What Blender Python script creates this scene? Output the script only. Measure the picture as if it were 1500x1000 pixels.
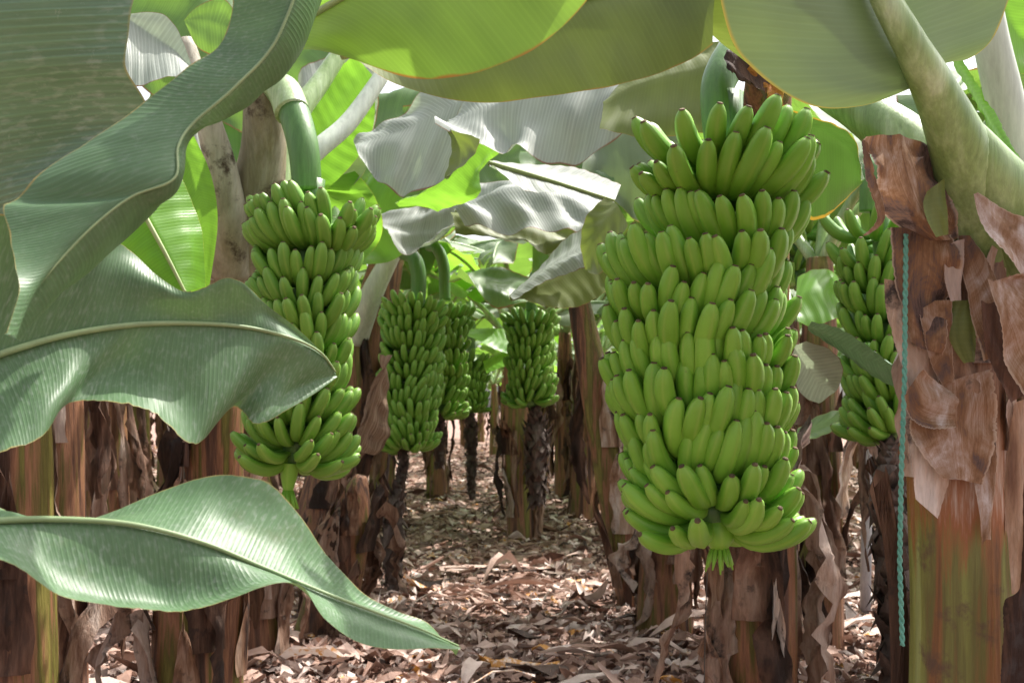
import bpy, math, random
import numpy as np
from mathutils import Vector, Matrix, noise
R_ = math.radians
for o in list(bpy.data.objects): bpy.data.objects.remove(o)
sc = bpy.context.scene
col = sc.collection

# ------------------------------------------------------------ camera
F = 1458.33; HZ = 600.0; H = 1.1
cd = bpy.data.cameras.new('camera'); cam = bpy.data.objects.new('camera', cd); col.objects.link(cam)
cam.location = (0, 0, H); cam.rotation_euler = (R_(90), 0, 0)
cd.lens = 35; cd.sensor_width = 36; cd.shift_y = 100/1500; cd.clip_start = .05; cd.clip_end = 600
cd.dof.use_dof = True; cd.dof.focus_distance = 1.95; cd.dof.aperture_fstop = 9
sc.camera = cam

# ------------------------------------------------------------ sky and sun
SUN_EL, SUN_AZ = 58.0, 52.0      # azimuth measured from +Y (view direction) towards +X (right)
w = bpy.data.worlds.new('World'); sc.world = w; w.use_nodes = True
nt = w.node_tree; nt.nodes.clear()
sky = nt.nodes.new('ShaderNodeTexSky'); sky.sky_type = 'NISHITA'; sky.sun_disc = False
sky.sun_elevation = R_(SUN_EL); sky.sun_rotation = R_(SUN_AZ)
sky.air_density = 1.0; sky.dust_density = 5.0; sky.ozone_density = 0.6
hs = nt.nodes.new('ShaderNodeHueSaturation'); hs.inputs['Saturation'].default_value = .35
bg = nt.nodes.new('ShaderNodeBackground'); bg.inputs[1].default_value = .13
ow = nt.nodes.new('ShaderNodeOutputWorld')
nt.links.new(sky.outputs[0], hs.inputs['Color']); nt.links.new(hs.outputs[0], bg.inputs[0]); nt.links.new(bg.outputs[0], ow.inputs[0])
sl = bpy.data.lights.new('sun', 'SUN'); sl.energy = 3.1; sl.angle = R_(.6); sl.color = (1, .95, .87)
so = bpy.data.objects.new('sun', sl); col.objects.link(so)
sd = Vector((math.sin(R_(SUN_AZ))*math.cos(R_(SUN_EL)), math.cos(R_(SUN_AZ))*math.cos(R_(SUN_EL)), math.sin(R_(SUN_EL))))
so.rotation_euler = (-sd).to_track_quat('-Z', 'Y').to_euler()
sc.view_settings.view_transform = 'Standard'; sc.view_settings.look = 'None'
sc.view_settings.exposure = 1.38; sc.view_settings.gamma = 1
sc.cycles.max_bounces = 6; sc.cycles.transparent_max_bounces = 6

# ------------------------------------------------------------ helpers
rnd = random.Random(7)
def at(px, py, d): return Vector(((px-750)/F*d, d, H-(py-HZ)/F*d))
def tag(o, label=None, cat=None, group=None, kind=None):
    for k, v in (('label', label), ('category', cat), ('group', group), ('kind', kind)):
        if v: o[k] = v
    return o
def empty(name, loc, label, cat, group=None):
    o = bpy.data.objects.new(name, None); col.objects.link(o); o.location = loc; o.empty_display_size = .1
    return tag(o, label, cat, group)
def origin(o):
    v = Vector((0, 0, 0))
    while o: v += o.location; o = o.parent
    return v
def link(name, mesh, parent=None):
    o = bpy.data.objects.new(name, mesh); col.objects.link(o); o.parent = parent
    return o
def obj(name, V, Fc, mat, parent=None, uv=None, smooth=True, mats=None, mi=None, label=None):
    """V are world coordinates; stored relative to the parent"""
    og = origin(parent) if parent else Vector((0, 0, 0))
    me = bpy.data.meshes.new(name)
    me.from_pydata([tuple(Vector(v)-og) for v in V], [], Fc)
    for m in (mats or [mat]): me.materials.append(m)
    if mi: me.polygons.foreach_set('material_index', mi)
    if uv:
        l = me.uv_layers.new(name='UVMap')
        vi = np.empty(len(me.loops), dtype=np.int32); me.loops.foreach_get('vertex_index', vi)
        l.data.foreach_set('uv', np.array(uv, dtype=np.float32)[vi].ravel())
    if smooth: me.polygons.foreach_set('use_smooth', [True]*len(me.polygons))
    me.update()
    o = link(name, me, parent)
    if label: o['label'] = label
    return o
def cr(P, n):
    """Catmull-Rom through P, n+1 samples by index"""
    P = [tuple(p) for p in P]; k = len(P)-1; out = []
    for i in range(n+1):
        s = i/n*k; a = min(int(s), k-1); t = s-a
        p0, p1, p2, p3 = P[max(a-1, 0)], P[a], P[a+1], P[min(a+2, k)]
        out.append(tuple(.5*((2*b)+(c-a_)*t+(2*a_-5*b+4*c-d)*t*t+(-a_+3*b-3*c+d)*t**3) for a_, b, c, d in zip(p0, p1, p2, p3)))
    return out
def lin(xs, x):
    """xs: sorted list of (x, y)"""
    if x <= xs[0][0]: return xs[0][1]
    for (a, b), (c, d) in zip(xs, xs[1:]):
        if x <= c: return b+(d-b)*(x-a)/(c-a)
    return xs[-1][1]
def tube(pts, rad, seg=12, cap=True, lobes=0, lobe_amp=0, seed=0):
    """returns V, F, UV of a tube"""
    V, Fc, UV = [], [], []; n = len(pts); P = [Vector(p) for p in pts]; ref = Vector((.31, .95, .04)); L = 0
    for i in range(n):
        t = (P[min(i+1, n-1)]-P[max(i-1, 0)]).normalized()
        u = t.cross(ref); u.normalize(); v = t.cross(u)
        if i: L += (P[i]-P[i-1]).length
        for j in range(seg):
            a = 2*math.pi*j/seg
            r = rad[i]*(1+lobe_amp*math.cos(lobes*a+seed+L*.9))
            if lobe_amp: r *= 1+.35*lobe_amp*math.cos((lobes*2+1)*a+seed*2-L*1.3)
            V.append(P[i]+(u*math.cos(a)+v*math.sin(a))*r); UV.append((L, j/seg))
    for i in range(n-1):
        for j in range(seg):
            k = (j+1) % seg
            Fc.append((i*seg+j, i*seg+k, (i+1)*seg+k, (i+1)*seg+j))
    if cap:
        Fc.append(tuple(range(seg))[::-1]); Fc.append(tuple((n-1)*seg+j for j in range(seg)))
    return V, Fc, UV
class MB:
    def __init__(s): s.V, s.F, s.UV, s.M = [], [], [], []
    def add(s, V, Fc, UV=None, m=0):
        b = len(s.V); s.V += list(V); s.F += [tuple(i+b for i in f) for f in Fc]
        s.UV += UV if UV else [(0, 0)]*len(V); s.M += [m]*len(Fc)
    def build(s, name, mat, parent=None, mats=None, smooth=True, label=None):
        return obj(name, s.V, s.F, mat, parent, s.UV, smooth, mats, s.M if mats else None, label)

# ------------------------------------------------------------ materials
def new_mat(name):
    m = bpy.data.materials.new(name); m.use_nodes = True; nt = m.node_tree; nt.nodes.clear()
    return m, nt, nt.nodes, nt.links
def N(nodes, typ, **kw):
    n = nodes.new(typ)
    for k, v in kw.items():
        if k in n.inputs.keys(): n.inputs[k].default_value = v
        else: setattr(n, k, v)
    return n
def ramp(nodes, stops, interp='LINEAR'):
    r = nodes.new('ShaderNodeValToRGB'); e = r.color_ramp.elements; r.color_ramp.interpolation = interp
    while len(e) < len(stops): e.new(.5)
    for el, (p, c) in zip(e, stops): el.position = p; el.color = (*c, 1) if len(c) == 3 else c
    return r
def math_(nodes, links, op, a, b=None, c=None, clamp=False):
    n = nodes.new('ShaderNodeMath'); n.operation = op; n.use_clamp = clamp
    for i, x in enumerate((a, b, c)):
        if x is None: continue
        if isinstance(x, (int, float)): n.inputs[i].default_value = x
        else: links.new(x, n.inputs[i])
    return n.outputs[0]
def mixc(nodes, links, fac, a, b, blend='MIX'):
    n = nodes.new('ShaderNodeMix'); n.data_type = 'RGBA'; n.blend_type = blend
    for s, x in ((n.inputs[0], fac), (n.inputs[6], a), (n.inputs[7], b)):
        if isinstance(x, (int, float)): s.default_value = x
        elif isinstance(x, tuple): s.default_value = (*x, 1)
        else: links.new(x, s)
    return n.outputs[2]

def leaf_mat(name, top, under, transl, tfac=.35, rough_top=.38, rough_under=.55, dust=.0, edge=(.30, .17, .04), edge_w=.012, vein=110.0, blotch=0.0, uspec=.35, vc=1.0):
    m, nt, nd, lk = new_mat(name)
    uv = N(nd, 'ShaderNodeUVMap'); sep = N(nd, 'ShaderNodeSeparateXYZ'); lk.new(uv.outputs[0], sep.inputs[0])
    u, v = sep.outputs[0], sep.outputs[1]
    geo = N(nd, 'ShaderNodeNewGeometry'); tc = N(nd, 'ShaderNodeTexCoord')
    cmb = N(nd, 'ShaderNodeCombineXYZ'); lk.new(math_(nd, lk, 'MULTIPLY', u, vein), cmb.inputs[0]); lk.new(math_(nd, lk, 'MULTIPLY', v, 1.6), cmb.inputs[1])
    n1 = N(nd, 'ShaderNodeTexNoise', Scale=1.0, Detail=3.0, Roughness=.6); lk.new(cmb.outputs[0], n1.inputs['Vector'])
    cmb2 = N(nd, 'ShaderNodeCombineXYZ'); lk.new(math_(nd, lk, 'MULTIPLY', u, vein*.14), cmb2.inputs[0]); lk.new(math_(nd, lk, 'MULTIPLY', v, 2.2), cmb2.inputs[1])
    n2 = N(nd, 'ShaderNodeTexNoise', Scale=1.0, Detail=2.0); lk.new(cmb2.outputs[0], n2.inputs['Vector'])
    n3 = N(nd, 'ShaderNodeTexNoise', Scale=5.0, Detail=4.0); lk.new(tc.outputs['Object'], n3.inputs['Vector'])
    wv = math_(nd, lk, 'SINE', math_(nd, lk, 'MULTIPLY', u, vein*6.5))
    wv = math_(nd, lk, 'MULTIPLY_ADD', wv, .5, .5)
    wv = math_(nd, lk, 'POWER', wv, 3.0)
    base = mixc(nd, lk, geo.outputs['Backfacing'], top, under)
    # fine vein streaks and mottling
    k = math_(nd, lk, 'MULTIPLY_ADD', n1.outputs[0], .5*vc, 1-.25*vc)
    k = math_(nd, lk, 'MULTIPLY', k, math_(nd, lk, 'MULTIPLY_ADD', n2.outputs[0], .5, .75))
    k = math_(nd, lk, 'MULTIPLY', k, math_(nd, lk, 'MULTIPLY_ADD', n3.outputs[0], .5, .75))
    k = math_(nd, lk, 'MULTIPLY_ADD', wv, .16*vc, k)
    hsv = N(nd, 'ShaderNodeHueSaturation'); lk.new(base, hsv.inputs['Color']); lk.new(k, hsv.inputs['Value'])
    c = hsv.outputs[0]
    if dust > 0:
        nz = N(nd, 'ShaderNodeTexNoise', Scale=34.0, Detail=7.0, Roughness=.75); lk.new(tc.outputs['Object'], nz.inputs['Vector'])
        st = N(nd, 'ShaderNodeTexNoise', Scale=1.0, Detail=4.0); cm3 = N(nd, 'ShaderNodeCombineXYZ')
        lk.new(math_(nd, lk, 'MULTIPLY', u, vein*1.2), cm3.inputs[0]); lk.new(math_(nd, lk, 'MULTIPLY', v, 22.0), cm3.inputs[1]); lk.new(cm3.outputs[0], st.inputs['Vector'])
        big = N(nd, 'ShaderNodeTexNoise', Scale=3.4, Detail=3.0); lk.new(tc.outputs['Object'], big.inputs['Vector'])
        a = math_(nd, lk, 'MULTIPLY', math_(nd, lk, 'SUBTRACT', st.outputs[0], .50, clamp=True), 5.0, clamp=True)
        a = math_(nd, lk, 'MULTIPLY', a, math_(nd, lk, 'MULTIPLY', math_(nd, lk, 'SUBTRACT', big.outputs[0], .36, clamp=True), 4.0, clamp=True))
        b = math_(nd, lk, 'MULTIPLY', math_(nd, lk, 'SUBTRACT', nz.outputs[0], .60, clamp=True), 7.0, clamp=True)
        a = math_(nd, lk, 'MULTIPLY', math_(nd, lk, 'MAXIMUM', a, b), dust)
        c = mixc(nd, lk, a, c, (.42, .45, .42))
    if blotch > 0:
        nb = N(nd, 'ShaderNodeTexNoise', Scale=7.0, Detail=6.0, Roughness=.7); lk.new(tc.outputs['Object'], nb.inputs['Vector'])
        b = math_(nd, lk, 'MULTIPLY', math_(nd, lk, 'SUBTRACT', nb.outputs[0], .60, clamp=True), 9.0*blotch, clamp=True)
        c = mixc(nd, lk, b, c, (.20, .11, .035))
    # dry margin
    e = math_(nd, lk, 'ABSOLUTE', math_(nd, lk, 'SUBTRACT', v, .5))
    thr = math_(nd, lk, 'MULTIPLY_ADD', n2.outputs[0], -edge_w*2.6, .5+edge_w*.35)
    em = math_(nd, lk, 'MULTIPLY', math_(nd, lk, 'SUBTRACT', e, thr, clamp=True), 120.0, clamp=True)
    c = mixc(nd, lk, em, c, edge)
    pr = N(nd, 'ShaderNodeBsdfPrincipled'); lk.new(c, pr.inputs['Base Color'])
    rg = math_(nd, lk, 'MULTIPLY_ADD', geo.outputs['Backfacing'], rough_under-rough_top, rough_top)
    rg = math_(nd, lk, 'MULTIPLY_ADD', n3.outputs[0], .18, math_(nd, lk, 'SUBTRACT', rg, .07))
    lk.new(rg, pr.inputs['Roughness']); pr.inputs['Specular IOR Level'].default_value = uspec
    tr = N(nd, 'ShaderNodeBsdfTranslucent')
    th = N(nd, 'ShaderNodeHueSaturation'); th.inputs['Color'].default_value = (*transl, 1); lk.new(k, th.inputs['Value'])
    lk.new(mixc(nd, lk, em, th.outputs[0], tuple(x*.9 for x in edge)), tr.inputs[0])
    bp = N(nd, 'ShaderNodeBump', Strength=.30*vc, Distance=.004)
    lk.new(math_(nd, lk, 'ADD', math_(nd, lk, 'MULTIPLY', n1.outputs[0], .8), math_(nd, lk, 'MULTIPLY', wv, .35)), bp.inputs['Height'])
    lk.new(bp.outputs[0], pr.inputs['Normal'])
    mx = N(nd, 'ShaderNodeMixShader', Fac=tfac); lk.new(pr.outputs[0], mx.inputs[1]); lk.new(tr.outputs[0], mx.inputs[2])
    out = N(nd, 'ShaderNodeOutputMaterial'); lk.new(mx.outputs[0], out.inputs[0])
    return m

def fibre_mat(name, stops, stretch=(14, 14, 1.6), rough=.7, tfac=0.0, bump=.5, blot=None, use_uv=False, rand=0.0, spec=.2):
    """fibrous stem or dry leaf; noise stretched along the stem"""
    m, nt, nd, lk = new_mat(name)
    tc = N(nd, 'ShaderNodeTexCoord'); mp = N(nd, 'ShaderNodeMapping'); mp.inputs['Scale'].default_value = stretch
    lk.new(tc.outputs['UV' if use_uv else 'Object'], mp.inputs[0])
    oi = N(nd, 'ShaderNodeObjectInfo')
    addv = N(nd, 'ShaderNodeVectorMath', operation='ADD'); lk.new(mp.outputs[0], addv.inputs[0])
    sc_ = N(nd, 'ShaderNodeVectorMath', operation='SCALE'); sc_.inputs[0].default_value = (17, 31, 5); lk.new(oi.outputs['Random'], sc_.inputs['Scale']); lk.new(sc_.outputs[0], addv.inputs[1])
    n1 = N(nd, 'ShaderNodeTexNoise', Scale=1.0, Detail=6.0, Roughness=.62, Distortion=.35); lk.new(addv.outputs[0], n1.inputs['Vector'])
    n2 = N(nd, 'ShaderNodeTexNoise', Scale=.22, Detail=3.0); lk.new(addv.outputs[0], n2.inputs['Vector'])
    n3 = N(nd, 'ShaderNodeTexNoise', Scale=6.0, Detail=4.0, Roughness=.7); lk.new(addv.outputs[0], n3.inputs['Vector'])
    f = math_(nd, lk, 'ADD', math_(nd, lk, 'MULTIPLY', n1.outputs[0], .55), math_(nd, lk, 'MULTIPLY', n2.outputs[0], .45))
    if rand: f = math_(nd, lk, 'ADD', f, math_(nd, lk, 'MULTIPLY', math_(nd, lk, 'SUBTRACT', oi.outputs['Random'], .5), rand))
    r = ramp(nd, stops); lk.new(f, r.inputs[0]); c = r.outputs[0]
    hsv = N(nd, 'ShaderNodeHueSaturation'); lk.new(c, hsv.inputs['Color']); lk.new(math_(nd, lk, 'MULTIPLY_ADD', n3.outputs[0], .9, .55), hsv.inputs['Value']); c = hsv.outputs[0]
    if blot:
        nb = N(nd, 'ShaderNodeTexNoise', Scale=9.0, Detail=6.0, Roughness=.7); lk.new(tc.outputs['Object'], nb.inputs['Vector'])
        b = math_(nd, lk, 'MULTIPLY', math_(nd, lk, 'SUBTRACT', nb.outputs[0], .56, clamp=True), 9.0, clamp=True)
        c = mixc(nd, lk, b, c, blot)
    pr = N(nd, 'ShaderNodeBsdfPrincipled', Roughness=rough); lk.new(c, pr.inputs['Base Color']); pr.inputs['Specular IOR Level'].default_value = spec
    bp = N(nd, 'ShaderNodeBump', Strength=bump, Distance=.012)
    lk.new(math_(nd, lk, 'ADD', n1.outputs[0], math_(nd, lk, 'MULTIPLY', n3.outputs[0], .6)), bp.inputs['Height']); lk.new(bp.outputs[0], pr.inputs['Normal'])
    out = N(nd, 'ShaderNodeOutputMaterial')
    if tfac:
        tr = N(nd, 'ShaderNodeBsdfTranslucent'); lk.new(c, tr.inputs[0])
        mx = N(nd, 'ShaderNodeMixShader', Fac=tfac); lk.new(pr.outputs[0], mx.inputs[1]); lk.new(tr.outputs[0], mx.inputs[2]); lk.new(mx.outputs[0], out.inputs[0])
    else: lk.new(pr.outputs[0], out.inputs[0])
    return m

LM = {}
LM['dusty'] = leaf_mat('leaf_dusty_top', (.085, .155, .075), (.095, .16, .082), (.13, .26, .06), .12, .42, .5, dust=.26, blotch=.12, edge=(.30, .24, .08), edge_w=.008, uspec=.32, vein=170, vc=.6)
LM['ribbed'] = leaf_mat('leaf_ribbed_top', (.088, .155, .095), (.088, .155, .095), (.10, .20, .07), .06, .42, .5, dust=.4, edge=(.30, .28, .10), edge_w=.006, uspec=.4, vein=75, vc=1.3)
LM['thin'] = leaf_mat('leaf_thin_underside', (.10, .20, .05), (.17, .30, .06), (.34, .62, .06), .52, .4, .5, edge=(.42, .22, .04), edge_w=.010, vc=.35)
LM['olive'] = leaf_mat('leaf_olive_underside', (.08, .13, .035), (.15, .185, .055), (.19, .26, .04), .34, .4, .5, edge=(.34, .21, .05), edge_w=.008, blotch=.15, vc=.35)
LM['grey'] = leaf_mat('leaf_waxy_underside', (.09, .16, .06), (.125, .17, .095), (.20, .31, .08), .28, .4, .42, edge=(.40, .32, .05), edge_w=.010, blotch=.12, uspec=.5, vc=.35)
LM['deep'] = leaf_mat('leaf_deep_green', (.045, .10, .02), (.05, .10, .022), (.10, .22, .03), .22, .4, .5, edge=(.55, .36, .04), edge_w=.03, vc=.5, blotch=.1)
LM['silver'] = leaf_mat('leaf_silver_underside', (.08, .15, .05), (.31, .34, .31), (.34, .42, .26), .30, .4, .5, edge=(.22, .12, .06), edge_w=.012, vein=80)
LM['young'] = leaf_mat('leaf_young_green', (.12, .30, .03), (.17, .34, .06), (.29, .60, .05), .48, .35, .45, edge=(.45, .45, .06), edge_w=.006, vc=.6)
LM['crown'] = leaf_mat('leaf_crown', (.075, .15, .04), (.15, .21, .11), (.26, .48, .06), .28, .36, .5, edge=(.25, .14, .04), edge_w=.02, blotch=.25, uspec=.55)
M_rib = fibre_mat('leaf_midrib', [(.3, (.22, .30, .10)), (.7, (.36, .42, .20))], (3, 3, 3), .45, bump=.1, spec=.4)
M_ribdust = fibre_mat('leaf_midrib_pale', [(.3, (.18, .26, .12)), (.7, (.27, .35, .18))], (3, 3, 3), .45, bump=.1, spec=.4)
M_petiole = fibre_mat('petiole_waxy', [(.30, (.10, .18, .05)), (.44, (.18, .28, .09)), (.55, (.29, .40, .18)), (.68, (.48, .58, .38))], (26, 26, 1.6), .33, bump=.16, spec=.45)  # palest streaks put a white waxy highlight into the colour
M_petpale = fibre_mat('petiole_pale', [(.3, (.38, .44, .34)), (.7, (.62, .66, .60))], (9, 9, 1.4), .45, bump=.12, spec=.45)
M_stemgrey = fibre_mat('pseudostem_pale', [(.25, (.06, .05, .03)), (.42, (.20, .17, .10)), (.55, (.34, .31, .24)), (.75, (.45, .43, .37))], (12, 12, 2.0), .6, bump=.3, blot=(.06, .04, .025))
M_trunk = fibre_mat('pseudostem_brown', [(.36, (.030, .019, .014)), (.43, (.09, .042, .027)), (.49, (.26, .12, .065)), (.54, (.10, .085, .02)), (.59, (.19, .17, .04)), (.66, (.24, .12, .06))], (20, 20, 1.1), .55, bump=.9, spec=.3)
M_trunkg = fibre_mat('pseudostem_green', [(.36, (.06, .035, .015)), (.42, (.20, .085, .028)), (.46, (.12, .11, .028)), (.54, (.20, .22, .05)), (.60, (.28, .32, .12)), (.68, (.48, .50, .36))], (20, 20, .9), .42, bump=.45, blot=(.09, .05, .03), spec=.45)
M_dry = fibre_mat('dry_sheath', [(.36, (.03, .016, .012)), (.42, (.13, .065, .04)), (.48, (.28, .17, .11)), (.54, (.42, .30, .23)), (.62, (.60, .52, .47))], (16, 16, 2.2), .75, .12, bump=.8, rand=.22, blot=(.05, .04, .038))
M_dryd = fibre_mat('dry_leaf_dark', [(.36, (.03, .018, .014)), (.44, (.09, .05, .035)), (.51, (.17, .095, .065)), (.58, (.30, .20, .15)), (.66, (.42, .33, .28))], (15, 15, 2.0), .75, .12, bump=.9, rand=.25, blot=(.035, .028, .026))
M_dryuv = fibre_mat('dry_leaf_pale', [(.32, (.10, .055, .035)), (.43, (.24, .15, .10)), (.50, (.33, .225, .16)), (.58, (.42, .32, .25)), (.70, (.58, .50, .45))], (4, 170, 1), .72, .15, bump=.7, rand=.15, use_uv=True, blot=(.13, .075, .05))
M_scale = fibre_mat('dead_bract', [(.3, (.025, .018, .016)), (.5, (.085, .06, .05)), (.7, (.22, .17, .15))], (20, 20, 6), .8, bump=.8)
M_stalk = fibre_mat('bunch_stalk_green', [(.3, (.05, .12, .03)), (.5, (.08, .18, .045)), (.7, (.13, .24, .07))], (16, 16, 2), .4, bump=.15, spec=.4)
M_pole = fibre_mat('galvanised_pole', [(.3, (.25, .25, .27)), (.7, (.40, .40, .42))], (10, 10, 3), .45, bump=.05)
M_wire = fibre_mat('wire', [(.3, (.04, .035, .03)), (.7, (.08, .07, .06))], (10, 10, 3), .6, bump=.05)

def husk_mat():
    m, nt, nd, lk = new_mat('papery_husk')
    tc = N(nd, 'ShaderNodeTexCoord'); oi = N(nd, 'ShaderNodeObjectInfo'); sep = N(nd, 'ShaderNodeSeparateXYZ'); lk.new(tc.outputs['UV'], sep.inputs[0])
    sh = N(nd, 'ShaderNodeVectorMath', operation='SCALE'); sh.inputs[0].default_value = (9, 4, 7); lk.new(oi.outputs['Random'], sh.inputs['Scale'])
    ad = N(nd, 'ShaderNodeVectorMath', operation='ADD'); lk.new(tc.outputs['Object'], ad.inputs[0]); lk.new(sh.outputs[0], ad.inputs[1])
    mp = N(nd, 'ShaderNodeMapping'); mp.inputs['Scale'].default_value = (1, 1, .45); lk.new(ad.outputs[0], mp.inputs[0])
    nb = N(nd, 'ShaderNodeTexNoise', Scale=16.0, Detail=8.0, Roughness=.68, Distortion=.6); lk.new(mp.outputs[0], nb.inputs['Vector'])
    cm = N(nd, 'ShaderNodeCombineXYZ'); lk.new(math_(nd, lk, 'MULTIPLY', sep.outputs[0], 7.0), cm.inputs[0]); lk.new(math_(nd, lk, 'MULTIPLY', sep.outputs[1], 150.0), cm.inputs[1]); lk.new(oi.outputs['Random'], cm.inputs[2])
    fb = N(nd, 'ShaderNodeTexNoise', Scale=1.0, Detail=5.0, Roughness=.7); lk.new(cm.outputs[0], fb.inputs['Vector'])
    f = math_(nd, lk, 'ADD', nb.outputs[0], math_(nd, lk, 'MULTIPLY', math_(nd, lk, 'SUBTRACT', oi.outputs['Random'], .5), .16))
    f = math_(nd, lk, 'ADD', f, math_(nd, lk, 'MULTIPLY', math_(nd, lk, 'SUBTRACT', fb.outputs[0], .5), .35))
    rp = ramp(nd, [(.30, (.035, .022, .02)), (.40, (.15, .10, .085)), (.46, (.23, .12, .06)), (.53, (.32, .20, .125)), (.61, (.43, .32, .26)), (.71, (.62, .55, .52))]); lk.new(f, rp.inputs[0]); c = rp.outputs[0]
    e = math_(nd, lk, 'MULTIPLY', math_(nd, lk, 'SUBTRACT', math_(nd, lk, 'ABSOLUTE', math_(nd, lk, 'SUBTRACT', sep.outputs[1], .5)), .465, clamp=True), 45.0, clamp=True)
    c = mixc(nd, lk, math_(nd, lk, 'MULTIPLY', e, .55), c, (.62, .50, .40))
    pr = N(nd, 'ShaderNodeBsdfPrincipled', Roughness=.72); lk.new(c, pr.inputs['Base Color']); pr.inputs['Specular IOR Level'].default_value = .2
    bp = N(nd, 'ShaderNodeBump', Strength=.6, Distance=.008); lk.new(math_(nd, lk, 'ADD', math_(nd, lk, 'MULTIPLY', fb.outputs[0], .5), nb.outputs[0]), bp.inputs['Height']); lk.new(bp.outputs[0], pr.inputs['Normal'])
    tr = N(nd, 'ShaderNodeBsdfTranslucent'); lk.new(c, tr.inputs[0]); mx = N(nd, 'ShaderNodeMixShader', Fac=.15); lk.new(pr.outputs[0], mx.inputs[1]); lk.new(tr.outputs[0], mx.inputs[2])
    out = N(nd, 'ShaderNodeOutputMaterial'); lk.new(mx.outputs[0], out.inputs[0])
    return m
M_husk = husk_mat()
def two_zone(m, z0, z1, col):
    """the top of the stem is dry and brown, the bottom still green"""
    nt = m.node_tree; nd, lk = nt.nodes, nt.links; pr = next(n for n in nd if n.type == 'BSDF_PRINCIPLED'); src = pr.inputs['Base Color'].links[0].from_socket
    tc = N(nd, 'ShaderNodeTexCoord'); sep = N(nd, 'ShaderNodeSeparateXYZ'); lk.new(tc.outputs['Object'], sep.inputs[0])
    mp = N(nd, 'ShaderNodeMapping'); mp.inputs['Scale'].default_value = (45, 45, 3.5); lk.new(tc.outputs['Object'], mp.inputs[0])
    n = N(nd, 'ShaderNodeTexNoise', Scale=1.0, Detail=5.0, Roughness=.7); lk.new(mp.outputs[0], n.inputs['Vector'])
    z = math_(nd, lk, 'ADD', sep.outputs[2], math_(nd, lk, 'MULTIPLY', math_(nd, lk, 'SUBTRACT', n.outputs[0], .5), .55))
    fac = math_(nd, lk, 'DIVIDE', math_(nd, lk, 'SUBTRACT', z, z0), z1-z0, clamp=True)
    rp = ramp(nd, [(.32, (.06, .03, .02)), (.46, (.21, .10, .05)), (.55, (.31, .18, .11)), (.66, (.43, .32, .26))]); lk.new(n.outputs[0], rp.inputs[0])
    mid = mixc(nd, lk, math_(nd, lk, 'MULTIPLY', fac, 2.0, clamp=True), src, col)
    lk.new(mixc(nd, lk, math_(nd, lk, 'MULTIPLY', math_(nd, lk, 'SUBTRACT', fac, .45, clamp=True), 2.2, clamp=True), mid, rp.outputs[0]), pr.inputs['Base Color'])
two_zone(M_trunkg, .84, 1.04, (.26, .09, .03))
def banana_mat(name, a, b):
    m, nt, nd, lk = new_mat(name)
    tc = N(nd, 'ShaderNodeTexCoord'); oi = N(nd, 'ShaderNodeObjectInfo')
    uv = N(nd, 'ShaderNodeSeparateXYZ'); lk.new(tc.outputs['UV'], uv.inputs[0])
    gg = N(nd, 'ShaderNodeNewGeometry')
    nz = N(nd, 'ShaderNodeTexNoise', Scale=28.0, Detail=5.0, Roughness=.6); lk.new(gg.outputs['Position'], nz.inputs['Vector'])
    f = math_(nd, lk, 'ADD', math_(nd, lk, 'MULTIPLY', oi.outputs['Random'], .55), math_(nd, lk, 'MULTIPLY', nz.outputs[0], .55))
    c = mixc(nd, lk, f, a, b)
    # paler, yellower neck of the finger; ridge lines
    e = math_(nd, lk, 'MULTIPLY', math_(nd, lk, 'SUBTRACT', uv.outputs[0], .80, clamp=True), 4.0, clamp=True)
    c = mixc(nd, lk, math_(nd, lk, 'MULTIPLY', e, .5), c, (.24, .36, .06))
    rl = math_(nd, lk, 'POWER', math_(nd, lk, 'ABSOLUTE', math_(nd, lk, 'COSINE', math_(nd, lk, 'MULTIPLY', uv.outputs[1], math.pi*5))), 14.0)
    c = mixc(nd, lk, math_(nd, lk, 'MULTIPLY', rl, .28), c, (.30, .44, .09))
    sp = N(nd, 'ShaderNodeTexNoise', Scale=110.0, Detail=4.0, Roughness=.7); lk.new(gg.outputs['Position'], sp.inputs['Vector'])
    s = math_(nd, lk, 'MULTIPLY', math_(nd, lk, 'SUBTRACT', sp.outputs[0], .67, clamp=True), 12.0, clamp=True)
    c = mixc(nd, lk, math_(nd, lk, 'MULTIPLY', s, .55), c, (.10, .07, .03))
    pr = N(nd, 'ShaderNodeBsdfPrincipled'); lk.new(c, pr.inputs['Base Color'])
    lk.new(math_(nd, lk, 'MULTIPLY_ADD', nz.outputs[0], .25, .33), pr.inputs['Roughness']); pr.inputs['Specular IOR Level'].default_value = .42
    pr.inputs['Subsurface Weight'].default_value = .0
    bp = N(nd, 'ShaderNodeBump', Strength=.15, Distance=.003); lk.new(math_(nd, lk, 'ADD', rl, nz.outputs[0]), bp.inputs['Height']); lk.new(bp.outputs[0], pr.inputs['Normal'])
    out = N(nd, 'ShaderNodeOutputMaterial'); lk.new(pr.outputs[0], out.inputs[0])
    return m
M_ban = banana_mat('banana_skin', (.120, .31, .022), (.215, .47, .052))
M_ban2 = banana_mat('banana_skin_deep_shaded', (.082, .215, .020), (.145, .33, .036))  # deeper olive skin, with shade from the leaves darkened into the colour
M_tip = fibre_mat('banana_tip', [(.3, (.06, .04, .025)), (.7, (.20, .14, .08))], (50, 50, 50), .8)

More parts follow.
